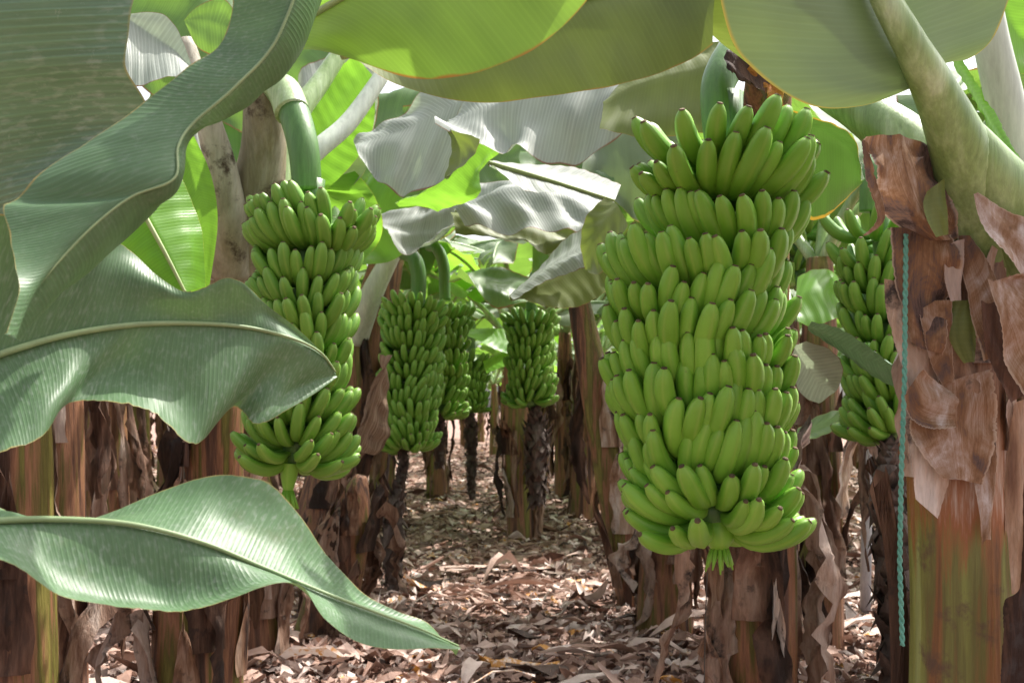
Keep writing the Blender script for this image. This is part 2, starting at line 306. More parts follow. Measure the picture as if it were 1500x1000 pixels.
# ------------------------------------------------------------ bananas
def banana_mesh(k, mat, seg=12, rings=15, L=.208, r0=.0228):
    rr = random.Random(k)
    V, Fc, UV, MI = [], [], [], []
    bend = rr.uniform(-7, 7); p = Vector((0, 0, 0)); n = rings*3
    ph = rr.uniform(0, 6)
    cen, ang = [], []
    for i in range(n+1):
        s = i/n
        th = R_(lin([(0, 12), (.18, 16), (.5, 52+bend), (.8, 76+bend), (1, 84+bend*.5)], s))
        cen.append(p.copy()); ang.append(th)
        p = p+Vector((math.cos(th), 0, math.sin(th)))*L/n
    prof = [(0, .40), (.08, .38), (.16, .55), (.26, .86), (.38, .98), (.55, 1.0), (.72, .97), (.84, .88), (.91, .72), (.945, .55), (.965, .42), (.98, .30), (1.0, .26)]
    stations = [0, .06, .12, .18, .25, .33, .43, .53, .63, .72, .80, .87, .915, .945, .965, .98, .992]
    for i, s in enumerate(stations):
        q = s*n; a = min(int(q), n-1); c = cen[a].lerp(cen[a+1], q-a); th = ang[a]+(ang[a+1]-ang[a])*(q-a)
        nrm = Vector((-math.sin(th), 0, math.cos(th)))
        r = r0*lin(prof, s)
        for j in range(seg):
            f = 2*math.pi*j/seg
            rad = r*(1+.075*math.cos(5*f+ph)*(1 if s > .15 else .2))
            V.append(c+nrm*math.cos(f)*rad+Vector((0, 1, 0))*math.sin(f)*rad); UV.append((s, (f+ph/5)/(2*math.pi)))
    m = len(stations)
    for i in range(m-1):
        for j in range(seg):
            b = (j+1) % seg; Fc.append((i*seg+j, i*seg+b, (i+1)*seg+b, (i+1)*seg+j)); MI.append(1 if stations[i] >= .978 else 0)
    Fc.append(tuple(range(seg))[::-1]); MI.append(0)
    Fc.append(tuple((m-1)*seg+j for j in range(seg))); MI.append(1)
    return V, Fc, UV, MI
def mesh_of(name, data, mats):
    V, Fc, UV, MI = data
    me = bpy.data.meshes.new(name); me.from_pydata([tuple(v) for v in V], [], Fc)
    for m in mats: me.materials.append(m)
    me.polygons.foreach_set('material_index', MI); me.polygons.foreach_set('use_smooth', [True]*len(Fc))
    l = me.uv_layers.new(name='UVMap'); vi = np.empty(len(me.loops), dtype=np.int32); me.loops.foreach_get('vertex_index', vi)
    l.data.foreach_set('uv', np.array(UV, dtype=np.float32)[vi].ravel()); me.update()
    return me
BAN = [banana_mesh(k, None) for k in range(5)]
BAN_LO = [banana_mesh(k, None, seg=7) for k in range(3)]
def merged(datas, mats_, name, parent, mats):
    """datas: list of (data, matrix in parent space)"""
    Vs, Fs, U, M = [], [], [], []; b = 0
    for (V, Fc, UV, MI), mx in datas:
        A = np.array([tuple(v) for v in V]); Mx = np.array(mx)
        Vs.append(A @ Mx[:3, :3].T + Mx[:3, 3]); Fs += [tuple(i+b for i in f) for f in Fc]; U += UV; M += MI; b += len(V)
    me = bpy.data.meshes.new(name); me.from_pydata(np.concatenate(Vs).tolist(), [], Fs)
    for m in mats: me.materials.append(m)
    me.polygons.foreach_set('material_index', M); me.polygons.foreach_set('use_smooth', [True]*len(Fs))
    l = me.uv_layers.new(name='UVMap'); vi = np.empty(len(me.loops), dtype=np.int32); me.loops.foreach_get('vertex_index', vi)
    l.data.foreach_set('uv', np.array(U, dtype=np.float32)[vi].ravel()); me.update()
    return link(name, me, parent)

def bunch(label, d, ax, half, rows, s=1.0, indiv=0, mat=None, lower_from=.72, group='green banana bunches hanging along the path', top_open=0, seed=1, dfront=None, spin=0, open_front=.35, tilt0=7):
    """ax [(py, px)], half [(py, half width px)], rows [tip py of each row]"""
    rr = random.Random(seed); mat = mat or M_ban
    base = at(lin(ax, rows[-1]), rows[-1]+60*s*2/d, d)
    root = empty('banana_bunch', base, label, 'banana bunch', group)
    meshes = [mesh_of('banana', b, [mat, M_tip]) for b in BAN] if indiv else None
    items = []; hz = {}; hel0 = seed*1.3
    for k, py in enumerate(rows):
        hw = lin(half, py)
        R = hw/F*d
        df = d-R
        ztip = H-(py-HZ)/F*(df+.02)
        cx = (lin(ax, py)-750)/F*d
        f = k/(len(rows)-1)
        inner = k % 2          # rows come in pairs, two per hand
        sc = s*(1.07 if k < 2 else 1)
        tilt = tilt0 if f < lower_from else tilt0+(f-lower_from)/(1-lower_from)*(46-tilt0)
        if k < top_open: tilt = 10-20*(k % 2)*0+ (6 if k else 0)
        reach = (.129*math.cos(R_(tilt))+.150*math.sin(R_(tilt))*.9)*sc+.010*sc; r0 = max(R-reach-.004, .03)
        n = max(10, int(round(2*math.pi*(R-.018*sc)/(.0425*sc))))
        off = rr.uniform(0, 1) if not inner else off+.5
        lean_p = rr.uniform(0, 6.28) if not inner else lean_p
        helix = rr.uniform(0, 6.28)
        hand_i = k//2
        hz[hand_i] = ztip-(.156*math.cos(R_(tilt))-.125*math.sin(R_(tilt)))*sc
        gap_c = spin+rr.choice([2.2, 3.4, 2.8])
        for j in range(n):
            az = -math.pi/2+2*math.pi*(j+off)/n+rr.uniform(-.035, .035)
            rel = (az+math.pi/2+math.pi) % (2*math.pi)-math.pi      # 0 faces the camera
            zz = ztip-(.156*math.cos(R_(tilt))-.125*math.sin(R_(tilt)))*sc+.028*math.sin(az+hel0+k*.45)*s*(1-tilt/60)+rr.uniform(-.012, .012)*s
            if k >= len(rows)-2 and abs(rel) < open_front*(1 if k == len(rows)-1 else .5): continue
            lean = 21*math.sin(az*1.0+lean_p)+7*math.sin(3*az+helix)+rr.uniform(-4, 4)
            tl = tilt+(16*abs(math.sin(rel))**2 if k < 2 else 0)+rr.uniform(-4, 4)+4*math.sin(2*az+lean_p)
            scl = sc*rr.uniform(.89, 1.09)
            M = (Matrix.Translation(Vector((cx, d, zz))-base) @ Matrix.Rotation(az, 4, 'Z') @ Matrix.Translation((r0+rr.uniform(-.006, .006), 0, 0))
                 @ Matrix.Rotation(R_(tl), 4, 'Y') @ Matrix.Rotation(R_(lean), 4, 'X') @ Matrix.Diagonal((scl, scl, scl, 1)))
            items.append((abs(rel)+(.0 if abs(rel) < 1.4 else 1), hand_i, rr.randrange(5), M))
    # stalk inside the bunch
    ys = np.linspace(rows[0]-10, rows[-1]-(26*2/d), 14)
    P = [at(lin(ax, y), y+20, d) for y in ys]
    V, Fc, UV = tube(P, [.036*s]*14, 14); obj('stalk', V, Fc, M_stalk, root, UV)
    hands = {}
    for h in range((len(rows)+1)//2):
        py = rows[min(2*h, len(rows)-1)]; R = lin(half, py)/F*d
        c = Vector(((lin(ax, py)-750)/F*d, d, hz[h]))
        V, Fc, UV = tube([c+Vector((0, 0, z)) for z in (-.035*s, -.02*s, .02*s, .035*s)], [.03*s, max(R-.135*s, .05)+.004, max(R-.135*s, .05)+.004, .03*s] if h < (len(rows)-1)//2 else [.03*s, .045*s, .045*s, .03*s], 18)
        hands[h] = (V, Fc, UV)
    if indiv:
        items.sort(key=lambda t: t[0])
        hp = {h: obj('banana_hand', *hands[h][:2], M_stalk, root, hands[h][2]) for h in hands}
        for _, h, v, M in items[:indiv]:
            o = link('banana', meshes[v], hp[h]); o.matrix_local = M
        o = merged([(BAN_LO[v % 3], M) for _, h, v, M in items[indiv:]], None, 'banana', root, [mat, M_tip]); o['kind'] = 'stuff'
    else:
        src = BAN_LO
        for h in hands:
            cu = obj('banana_hand', *hands[h][:2], M_stalk, root, hands[h][2])
            hi = [(src[v % 3], M) for _, hh, v, M in items if hh == h]
            if hi: merged(hi, None, 'bananas', cu, [mat, M_tip])
    return root

def add_tube_part(name, root, pts, rads, mat, seg=14, n=24, lobes=0, la=0, label=None, cap=True):
    P = cr([tuple(at(*p)) for p in pts], n); k = len(rads)-1
    rr = [lin([(i, r) for i, r in enumerate(rads)], i/n*k) for i in range(n+1)]
    V, Fc, UV = tube(P, rr, seg, cap, lobes, la)
    return obj(name, V, Fc, mat, root, UV, label=label)
def scaly_stalk(root, pts, rads, name='flower_stalk', label=None, seed=3, tail=True):
    """dangling dry flower stalk covered in dead bracts; pts are pixels"""
    rr = random.Random(seed); n = 26; P = [Vector(p) for p in cr([tuple(at(*p)) for p in pts], n)]
    m = MB(); k = len(rads)-1
    R = [lin([(i, r) for i, r in enumerate(rads)], i/n*k) for i in range(n+1)]
    V, Fc, UV = tube(P, [r*.62 for r in R], 10); m.add(V, Fc, UV)
    for i in range(1, n):
        for j in range(6):
            a = j*math.pi/3+i*.55+rr.uniform(-.3, .3); d = Vector((math.cos(a), math.sin(a), 0)); t = Vector((-d.y, d.x, 0)); r = R[i]
            b = P[i]+d*r*.5; L = r*rr.uniform(1.0, 1.7); w_ = r*rr.uniform(.4, .6)
            up = Vector((0, 0, 1)) if rr.random() < .6 else Vector((0, 0, -1))
            V = [b-t*w_-up*L*.3, b+d*r*.15-up*L*.3, b+t*w_-up*L*.3, b-t*w_*.9+d*r*.45+up*L*.2, b+d*r*.62+up*L*.25, b+t*w_*.9+d*r*.45+up*L*.2, b+d*r*rr.uniform(.6, 1.1)+up*L*.8]
            m.add(V, [(0, 1, 4, 3), (1, 2, 5, 4), (3, 4, 6), (4, 5, 6)])
    return m.build(name, M_scale, root, smooth=False, label=label)

# ------------------------------------------------------------ leaves
def leaf(root, mid, left, right, mat, n=70, m=9, corr=.0015, freq=22, bulge=.0, ripple=.01, rip_s=5., tears=0, flip=False, name='leaf', rib=None, ribr=(.009, .003), label=None, seed=0, pix=True, slant=.35, jag=0.0, ribmat=None, under=False):
    """leaf blade lofted between its midrib and its two margins"""
    T = (lambda P: [tuple(at(*p)) for p in P]) if pix else (lambda P: [tuple(p) for p in P])
    A, B, C = cr(T(left), n), cr(T(mid), n), cr(T(right), n)
    rr = random.Random(seed+11)
    V, UV, Fc = [], [], []; L = 0; cols = 2*m+1; so = Vector((seed*3.1, seed*1.7, 0))
    for i in range(n+1):
        a, b, c = Vector(A[i]), Vector(B[i]), Vector(C[i])
        t = Vector(B[min(i+1, n)])-Vector(B[max(i-1, 0)])
        if i: L += (b-Vector(B[i-1])).length
        nm = (c-a).cross(t)
        nm = nm.normalized() if nm.length > 1e-9 else Vector((0, 0, 1))
        ja = 1-jag*rr.random()**2; jc = 1-jag*rr.random()**2
        for j in range(cols):
            tt = (j-m)/m; at_ = abs(tt); e = a if tt < 0 else c; w_ = (e-b).length
            p = b.lerp(e, at_*(1-(1-(ja if tt < 0 else jc))*at_**5))
            u = L-slant*at_*w_
            dsp = bulge*4*at_*(1-at_)*w_ + corr*math.sin(2*math.pi*freq*u+noise.noise(Vector((u*6, tt*2, seed)))*2)*min(1, at_*2.2)*min(1, w_/.08)
            dsp += ripple*noise.noise(Vector((u*rip_s, tt*1.4, seed*7.3)))*at_*2*min(1, w_/.08)
            V.append(p+nm*dsp); UV.append((u+seed*.37, .5+tt*.5))
    torn = set()
    for _ in range(tears):
        side = rr.choice((-1, 1)); i0 = rr.randint(int(n*.08), n-4); dep = rr.uniform(.15, .9)
        for j in range(cols-1):
            tt = (j+.5-m)/m
            if tt*side > 0 and abs(tt) > 1-dep: torn.add((i0+int(abs(tt)*0), j))
    for i in range(n):
        for j in range(cols-1):
            if (i, j) in torn: continue
            f = (i*cols+j, i*cols+j+1, (i+1)*cols+j+1, (i+1)*cols+j)
            Fc.append(f[::-1] if flip else f)
    if pix:
        want_under = any(k in mat.name for k in ('underside',)) or under
        tot = 0
        for f in Fc[::7]:
            a, b, c = V[f[0]], V[f[1]], V[f[2]]; tot += (b-a).cross(c-a).dot(a-Vector((0, 0, H)))
        if (tot > 0) != want_under: Fc = [f[::-1] for f in Fc]
    o = obj(name, V, Fc, mat, root, UV, label=label)
    if rib is not None:
        P = [Vector(b)+Vector(rib) for b in B]; k = len(P)
        Vt, Ft, Ut = tube(P, [ribr[0]+(ribr[1]-ribr[0])*i/(k-1) for i in range(k)], 8)
        obj('midrib', Vt, Ft, ribmat or M_rib, o, Ut)
    return o

def dd(P, d0, d1=None):
    d1 = d0 if d1 is None else d1; n = len(P)-1
    return [p if len(p) == 3 else (p[0], p[1], d0+(d1-d0)*i/n) for i, p in enumerate(P)]

def arc_leaf(root, base, az, L, wd, el, droop, roll=0., mat=None, seed=0, petiole=.28, tears=10, name='leaf', n=44, m=5, fold=.25, matp=None, pr=.028, dead=False):
    """a whole leaf that rises from base and arches over; world coordinates"""
    rr = random.Random(seed); h = Vector((math.cos(az), math.sin(az), 0)); side = Vector((-h.y, h.x, 0))
    P = []; p = Vector(base); k = 16; th = el
    for i in range(k+1):
        P.append(p.copy()); s = i/k
        th = el-droop*(s**1.25)
        p = p+(h*math.cos(th)+Vector((0, 0, 1))*math.sin(th)+side*.15*math.sin(s*2+seed)*.3)*L/k
    k0 = int(k*petiole); mid, lf, rt = [], [], []
    for i in range(k0, k+1):
        s = (i-k0)/(k-k0); w_ = wd*.5*(math.sin(math.pi*min(1, s*.93+.07))**.55)*(1 if s < .98 else .25)
        if s > .999: w_ = .004
        t = (P[min(i+1, k)]-P[max(i-1, 0)]).normalized()
        sd_ = t.cross(Vector((0, 0, 1))); sd_ = sd_.normalized() if sd_.length > .05 else -side
        up = sd_.cross(t)
        ra = roll+.3*math.sin(s*3+seed)
        wav = .22*math.sin(s*9+seed*1.3); wav2 = .22*math.sin(s*8+seed*2.1+2)
        mid.append(P[i])
        lf.append(P[i]-sd_*w_*math.cos(fold+ra+wav)-up*w_*math.sin(fold+ra+wav))
        rt.append(P[i]+sd_*w_*math.cos(fold-ra+wav2)-up*w_*math.sin(fold-ra+wav2))
    o = leaf(root, mid, rt, lf, mat, n=n, m=m, corr=.006 if not dead else .02, freq=7, ripple=.05 if not dead else .14, rip_s=5, tears=tears, seed=seed % 97, pix=False, name=name)
    V, Fc, UV = tube(P, [pr*(1-.82*i/k) for i in range(k+1)], 8)
    obj('midrib', V, Fc, matp or M_petiole, o, UV)
    return o

# ------------------------------------------------------------ trunks
def trunk_axis(pts, n=20): return [Vector(p) for p in cr([tuple(p) for p in pts], n)]
def trunk(root, pts, rads, mat, seg=28, name='pseudostem', lobes=3, la=.05, seed=0, n=28):
    P = trunk_axis(pts, n); k = len(rads)-1
    rr = [lin([(i, r) for i, r in enumerate(rads)], i/n*k) for i in range(n+1)]
    V, Fc, UV = tube(P, rr, seg, True, lobes, la, seed)
    obj(name, V, Fc, mat, root, UV)
    zs = [p.z for p in P]
    def ax(z):
        for i in range(len(P)-1):
            if (P[i].z-z)*(P[i+1].z-z) <= 0 and P[i].z != P[i+1].z:
                t = (z-P[i].z)/(P[i+1].z-P[i].z); return P[i].lerp(P[i+1], t), rr[i]+(rr[i+1]-rr[i])*t
        return (P[0], rr[0]) if abs(z-P[0].z) < abs(z-P[-1].z) else (P[-1], rr[-1])
    return ax
def sheath(root, ax, az, z0, z1, half=1.0, off=.006, flare=.05, curl=.03, mat=None, seed=0, name='dry_sheath', point=.9, twist=0., nz=16, na=10, wob=.010):
    rr = random.Random(seed); V, UV, Fc = [], [], []
    for i in range(nz+1):
        s = i/nz; z = z0+(z1-z0)*s; c, r = ax(z)
        hw = half*(1-point*s**1.5)*(1+.35*noise.noise(Vector((s*5, seed*1.7, 0))))
        for j in range(na+1):
            t = j/na*2-1; a = az+t*hw+twist*s
            rad = r*1.05+off+flare*s**3+curl*abs(t)**3*(.3+s)+wob*noise.noise(Vector((a*3, s*5, seed)))+.004*math.sin(t*11+seed)
            zz = z-flare*.6*s**4+s*s*.10*noise.noise(Vector((t*3.5, seed*2.3, 1)))
            V.append(Vector((c.x, c.y, zz))+Vector((math.cos(a), math.sin(a), 0))*rad); UV.append((s*abs(z1-z0), t*hw*r))
    for i in range(nz):
        for j in range(na):
            a = i*(na+1)+j; Fc.append((a, a+1, a+na+2, a+na+1))
    return obj(name, V, Fc, mat or M_dry, root, UV)
def hanging_leaf(root, base, az, L, out, seed, mat=None, wd=.16, name='dead_leaf', n=30, m=4):
    """crumpled dead leaf folded down along the trunk"""
    rr = random.Random(seed); h = Vector((math.cos(az), math.sin(az), 0)); sd_ = Vector((-h.y, h.x, 0)); mid, lf, rt = [], [], []
    k = 9; ph = rr.uniform(0, 6)
    for i in range(k+1):
        s = i/k
        p = Vector(base)+h*(out*math.sin(min(1, s*2.2)*math.pi/2)+.03*math.sin(s*7+ph))+sd_*(.07*math.sin(s*4+ph)*s)+Vector((0, 0, 1))*(.10*math.sin(min(1, s*4)*math.pi)-L*s)
        if p.z < .02: p.z = .02+rr.uniform(0, .03)
        w_ = wd*(.25+.9*math.sin(math.pi*min(1, s*.85+.1)))*rr.uniform(.5, 1.2)*.42
        if i == k: w_ = .01
        f1, f2 = rr.uniform(.2, 1.3), rr.uniform(.2, 1.3)
        mid.append(p); lf.append(p+sd_*w_*math.cos(f1)-h*w_*math.sin(f1)*.8); rt.append(p-sd_*w_*math.cos(f2)-h*w_*math.sin(f2)*.5)
    return leaf(root, mid, lf, rt, mat or M_dryd, n=n, m=m, corr=.008, freq=16, ripple=.06, rip_s=9, seed=seed % 91, pix=False, name=name, jag=.35)

def stem_dress(root, ax, zlo, zhi, k, seed, mats=(M_dry, M_dryd, M_dryd), half=(.3, .85), flare=.07):
    rr = random.Random(seed)
    k = int(k*1.15)
    for i in range(k):
        z0 = zlo+(zhi-zlo)*(i/k)*.85+rr.uniform(-.05, .05); L = rr.uniform(.25, .6)
        sheath(root, ax, rr.uniform(0, 6.28), max(z0, .01), min(z0+L, zhi+.1), rr.uniform(*half), .004+.0016*i, rr.uniform(.2, 1.5)*flare, rr.uniform(.0, .05), rr.choice(mats), seed*31+i, wob=.02)

# ------------------------------------------------------------ ground
def ground():
    V, Fc = [], []
    xs = sorted(set([-200, -120, -70, -40, -25]+[x*.25 for x in range(-60, 61)]+[25, 40, 70, 120, 200]))
    ys = sorted(set([-60, -20, -8]+[y*.25 for y in range(-8, 120)]+[32, 36, 42, 50, 65, 90, 140, 220, 400]))
    for y in ys:
        for x in xs:
            V.append((x, y, .05*noise.noise(Vector((x*.7, y*.7, 0)))+.03*noise.noise(Vector((x*2.3, y*2.3, 4)))-.03))
    n = len(xs)
    for i in range(len(ys)-1):
        for j in range(n-1): Fc.append((i*n+j, i*n+j+1, (i+1)*n+j+1, (i+1)*n+j))
    m, nt, nd, lk = new_mat('soil_with_litter')
    tc = N(nd, 'ShaderNodeTexCoord'); mp = N(nd, 'ShaderNodeMapping'); mp.inputs['Scale'].default_value = (1, 2.2, 1); lk.new(tc.outputs['Object'], mp.inputs[0])
    n1 = N(nd, 'ShaderNodeTexNoise', Scale=6.0, Detail=9.0, Roughness=.75, Distortion=.8); lk.new(mp.outputs[0], n1.inputs['Vector'])
    vo = N(nd, 'ShaderNodeTexVoronoi', Scale=13.0); lk.new(mp.outputs[0], vo.inputs['Vector'])
    f = math_(nd, lk, 'ADD', math_(nd, lk, 'MULTIPLY', n1.outputs[0], .7), math_(nd, lk, 'MULTIPLY', vo.outputs['Distance'], .3))
    r = ramp(nd, [(.36, (.05, .024, .018)), (.44, (.18, .09, .065)), (.52, (.34, .20, .15)), (.62, (.50, .36, .30))]); lk.new(f, r.inputs[0])
    pr = N(nd, 'ShaderNodeBsdfPrincipled', Roughness=.9); lk.new(r.outputs[0], pr.inputs['Base Color'])
    bp = N(nd, 'ShaderNodeBump', Strength=1.0, Distance=.05); lk.new(f, bp.inputs['Height']); lk.new(bp.outputs[0], pr.inputs['Normal'])
    out = N(nd, 'ShaderNodeOutputMaterial'); lk.new(pr.outputs[0], out.inputs[0])
    tag(obj('ground', V, Fc, m), kind='structure')
ground()

def litter():
    rg = np.random.default_rng(5); cnt = 34000
    y = 3.2+26*rg.random(cnt)**1.8; x = (rg.random(cnt)-.5)*2*(.62*y+.8)
    L = rg.uniform(.035, .125, cnt)*(1+.03*y); W = L*rg.uniform(.2, .75, cnt); big = rg.random(cnt) < .05; L[big] *= 3.0; W[big] *= 1.5
    a = rg.normal(0, 1, cnt)*.9; tiltv = rg.normal(0, .13, cnt); curl = rg.uniform(-.8, 1.5, cnt); bend = rg.normal(0, .6, cnt)
    NU, NV = 5, 4
    us = np.linspace(-.5, .5, NU); vs = np.linspace(-1, 1, NV)
    V = np.zeros((cnt, NU, NV, 3))
    for i, u in enumerate(us):
        wp = W*np.maximum(.12, np.cos(u*math.pi*.92))*rg.uniform(.5, 1.2, cnt)
        for j, v in enumerate(vs):
            lx = u*L; ly = v*wp*.5*np.cos(curl*abs(v)*.6); lz = abs(v)**2*wp*.5*curl*.55+bend*u*u*L*.8+rg.normal(0, .009, cnt)
            lz = lz+lx*tiltv
            V[:, i, j, 0] = x+lx*np.cos(a)-ly*np.sin(a); V[:, i, j, 1] = y+lx*np.sin(a)+ly*np.cos(a); V[:, i, j, 2] = lz
    zmin = V[..., 2].min(axis=(1, 2)); V[..., 2] += (-zmin-.02+rg.uniform(0, .035, cnt))[:, None, None]
    idx = np.arange(cnt*NU*NV).reshape(cnt, NU, NV)
    Fq = np.stack([idx[:, :-1, :-1], idx[:, 1:, :-1], idx[:, 1:, 1:], idx[:, :-1, 1:]], -1).reshape(-1, 4)
    me = bpy.data.meshes.new('leaf_litter'); me.from_pydata(V.reshape(-1, 3).tolist(), [], Fq.tolist())
    tone = np.repeat(rg.random(cnt), (NU-1)*(NV-1)).astype(np.float32)
    at_ = me.attributes.new('tone', 'FLOAT', 'FACE'); at_.data.foreach_set('value', tone)
    me.polygons.foreach_set('use_smooth', [True]*len(me.polygons))
    m, nt, nd, lk = new_mat('dead_leaf_litter')
    an = N(nd, 'ShaderNodeAttribute', attribute_name='tone'); tc = N(nd, 'ShaderNodeTexCoord')
    n1 = N(nd, 'ShaderNodeTexNoise', Scale=30.0, Detail=5.0, Roughness=.7); lk.new(tc.outputs['Object'], n1.inputs['Vector'])
    r = ramp(nd, [(0, (.05, .024, .017)), (.2, (.16, .08, .055)), (.45, (.34, .20, .15)), (.7, (.48, .33, .275)), (.95, (.66, .55, .50)), (.985, (.50, .22, .04))]); lk.new(math_(nd, lk, 'ADD', an.outputs['Fac'], math_(nd, lk, 'MULTIPLY_ADD', n1.outputs[0], .3, -.16)), r.inputs[0])
    pr = N(nd, 'ShaderNodeBsdfPrincipled', Roughness=.62); lk.new(r.outputs[0], pr.inputs['Base Color'])
    bp = N(nd, 'ShaderNodeBump', Strength=.7, Distance=.01); lk.new(n1.outputs[0], bp.inputs['Height']); lk.new(bp.outputs[0], pr.inputs['Normal'])
    tr = N(nd, 'ShaderNodeBsdfTranslucent'); lk.new(r.outputs[0], tr.inputs[0]); mx = N(nd, 'ShaderNodeMixShader', Fac=.15); lk.new(pr.outputs[0], mx.inputs[1]); lk.new(tr.outputs[0], mx.inputs[2])
    out = N(nd, 'ShaderNodeOutputMaterial'); lk.new(mx.outputs[0], out.inputs[0]); me.materials.append(m)
    o = link('leaf_litter', me); tag(o, 'dry brown leaf litter covering the ground between the banana plants', 'leaf litter', kind='stuff')
litter()

# ============================================================ the big bunch
b1 = bunch('largest bunch of plump green bananas hanging in front at right of the path', 2.17,
    ax=[(130, 1066), (240, 1062), (300, 1018), (420, 1020), (560, 1034), (700, 1042), (800, 1050)],
    half=[(130, 102), (200, 124), (250, 124), (262, 136), (450, 140), (600, 131), (700, 124), (735, 124), (770, 122)],
    rows=[126, 178, 246, 304, 358, 412, 466, 518, 570, 620, 668, 714, 764], s=.93, indiv=100, lower_from=.76, top_open=2, seed=4, open_front=.5)
add_tube_part('peduncle', b1, [(1085, 70, 2.25), (1062, 100, 2.2), (1050, 140, 2.17), (1058, 220, 2.17)], [.045, .040, .036, .036], M_stalk, 18)
m = MB()
for a in range(11):
    t = a*2*math.pi/11; c = at(1054, 800, 2.15)
    P = [c+Vector((math.cos(t)*.014, math.sin(t)*.014, 0)), c+Vector((math.cos(t)*.022, math.sin(t)*.022, -.025)), c+Vector((math.cos(t)*.03, math.sin(t)*.03, -.04-.008*(a % 3)))]
    m.add(*tube(P, [.005, .005, .0015], 6))
m.add(*tube([at(1052, 760, 2.15), at(1053, 790, 2.15), at(1054, 804, 2.15)], [.036, .032, .018], 14))
m.build('flower_remnant', M_ban, b1)
add_tube_part('wire', b1, [(1036, 838, 2.15), (1033, 920, 2.15), (1030, 1085, 2.15)], [.0012]*3, M_wire, 5)

# ============================================================ other bunches
b2 = bunch('slender bunch of green bananas behind the wide grey-green leaf on the left', 3.0,
    ax=[(240, 462), (340, 448), (500, 443), (600, 438), (700, 432)],
    half=[(240, 92), (300, 90), (340, 86), (420, 82), (520, 76), (600, 68), (640, 60), (680, 50)],
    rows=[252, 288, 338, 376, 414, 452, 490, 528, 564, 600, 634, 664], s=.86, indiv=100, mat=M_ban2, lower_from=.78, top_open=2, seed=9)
add_tube_part('peduncle', b2, [(405, 125, 3.12), (428, 160, 3.05), (444, 215, 3.0), (450, 280, 3.0)], [.046, .048, .047, .044], M_stalk, 18)
add_tube_part('peduncle', b2, [(395, 120, 3.13), (416, 135, 3.08), (428, 165, 3.04)], [.036, .052, .054], M_petiole, 18, label='pale green swollen crook of the stalk')
add_tube_part('flower_remnant', b2, [(425, 678, 2.98), (423, 700, 2.98), (422, 725, 2.98)], [.030, .024, .010], M_ban, 12)
m = MB()
for a in range(9):
    t = a*2*math.pi/9; c = at(422, 728, 2.98)
    m.add(*tube([c+Vector((math.cos(t)*.01, math.sin(t)*.01, .02)), c+Vector((math.cos(t)*.03, math.sin(t)*.03, -.035))], [.007, .004], 6))
m.build('flower_remnant', M_ban, b2)

b3 = bunch('small green bunch over the left of the path with a scaly dead flower stalk below', 6.0,
    ax=[(410, 605), (520, 603), (640, 594)], half=[(420, 40), (470, 50), (560, 51), (640, 44)],
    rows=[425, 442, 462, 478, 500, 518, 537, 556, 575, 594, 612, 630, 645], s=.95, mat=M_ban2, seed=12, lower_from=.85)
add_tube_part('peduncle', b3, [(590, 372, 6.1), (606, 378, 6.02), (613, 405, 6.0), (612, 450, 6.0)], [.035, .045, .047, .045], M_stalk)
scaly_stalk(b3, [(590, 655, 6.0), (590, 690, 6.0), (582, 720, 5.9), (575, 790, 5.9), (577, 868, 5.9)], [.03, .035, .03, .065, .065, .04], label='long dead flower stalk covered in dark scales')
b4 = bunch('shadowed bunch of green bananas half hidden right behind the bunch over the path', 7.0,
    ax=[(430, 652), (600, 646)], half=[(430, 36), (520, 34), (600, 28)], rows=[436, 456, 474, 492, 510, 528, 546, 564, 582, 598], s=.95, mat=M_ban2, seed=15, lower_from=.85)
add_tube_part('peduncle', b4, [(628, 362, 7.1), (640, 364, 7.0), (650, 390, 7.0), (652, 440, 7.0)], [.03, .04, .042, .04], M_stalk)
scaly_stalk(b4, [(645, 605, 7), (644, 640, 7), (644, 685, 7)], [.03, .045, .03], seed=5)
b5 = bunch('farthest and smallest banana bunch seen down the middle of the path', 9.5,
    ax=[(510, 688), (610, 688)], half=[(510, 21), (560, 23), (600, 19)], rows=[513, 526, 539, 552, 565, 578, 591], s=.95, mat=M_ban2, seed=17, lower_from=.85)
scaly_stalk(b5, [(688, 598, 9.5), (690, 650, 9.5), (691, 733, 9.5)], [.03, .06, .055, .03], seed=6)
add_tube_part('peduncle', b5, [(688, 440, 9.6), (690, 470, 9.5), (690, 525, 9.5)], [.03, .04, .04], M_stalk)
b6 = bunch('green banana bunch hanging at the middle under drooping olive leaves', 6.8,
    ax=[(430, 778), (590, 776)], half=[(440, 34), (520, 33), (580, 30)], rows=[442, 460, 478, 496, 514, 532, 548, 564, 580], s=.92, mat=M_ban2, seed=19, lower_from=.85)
scaly_stalk(b6, [(785, 595, 6.8), (786, 660, 6.8), (786, 740, 6.8)], [.03, .08, .075, .05], seed=7)
add_tube_part('peduncle', b6, [(790, 395, 6.9), (782, 410, 6.8), (778, 455, 6.8)], [.03, .04, .04], M_stalk)
b7 = bunch('bunch of green bananas partly hidden behind the brown right-hand trunk and green rope', 3.3,
    ax=[(290, 1288), (400, 1298), (560, 1304), (650, 1310)],
    half=[(290, 36), (330, 58), (450, 60), (550, 58), (640, 42)],
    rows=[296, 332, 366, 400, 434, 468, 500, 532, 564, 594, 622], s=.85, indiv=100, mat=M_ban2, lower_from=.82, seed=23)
add_tube_part('peduncle', b7, [(1290, 230, 3.4), (1278, 250, 3.3), (1275, 310, 3.3)], [.03, .036, .036], M_stalk)
scaly_stalk(b7, [(1303, 640, 3.25), (1300, 720, 3.1), (1312, 850, 2.9), (1325, 1010, 2.8)], [.022, .05, .058, .062], seed=8, label='black scaly dead flower stalk hanging to the ground')
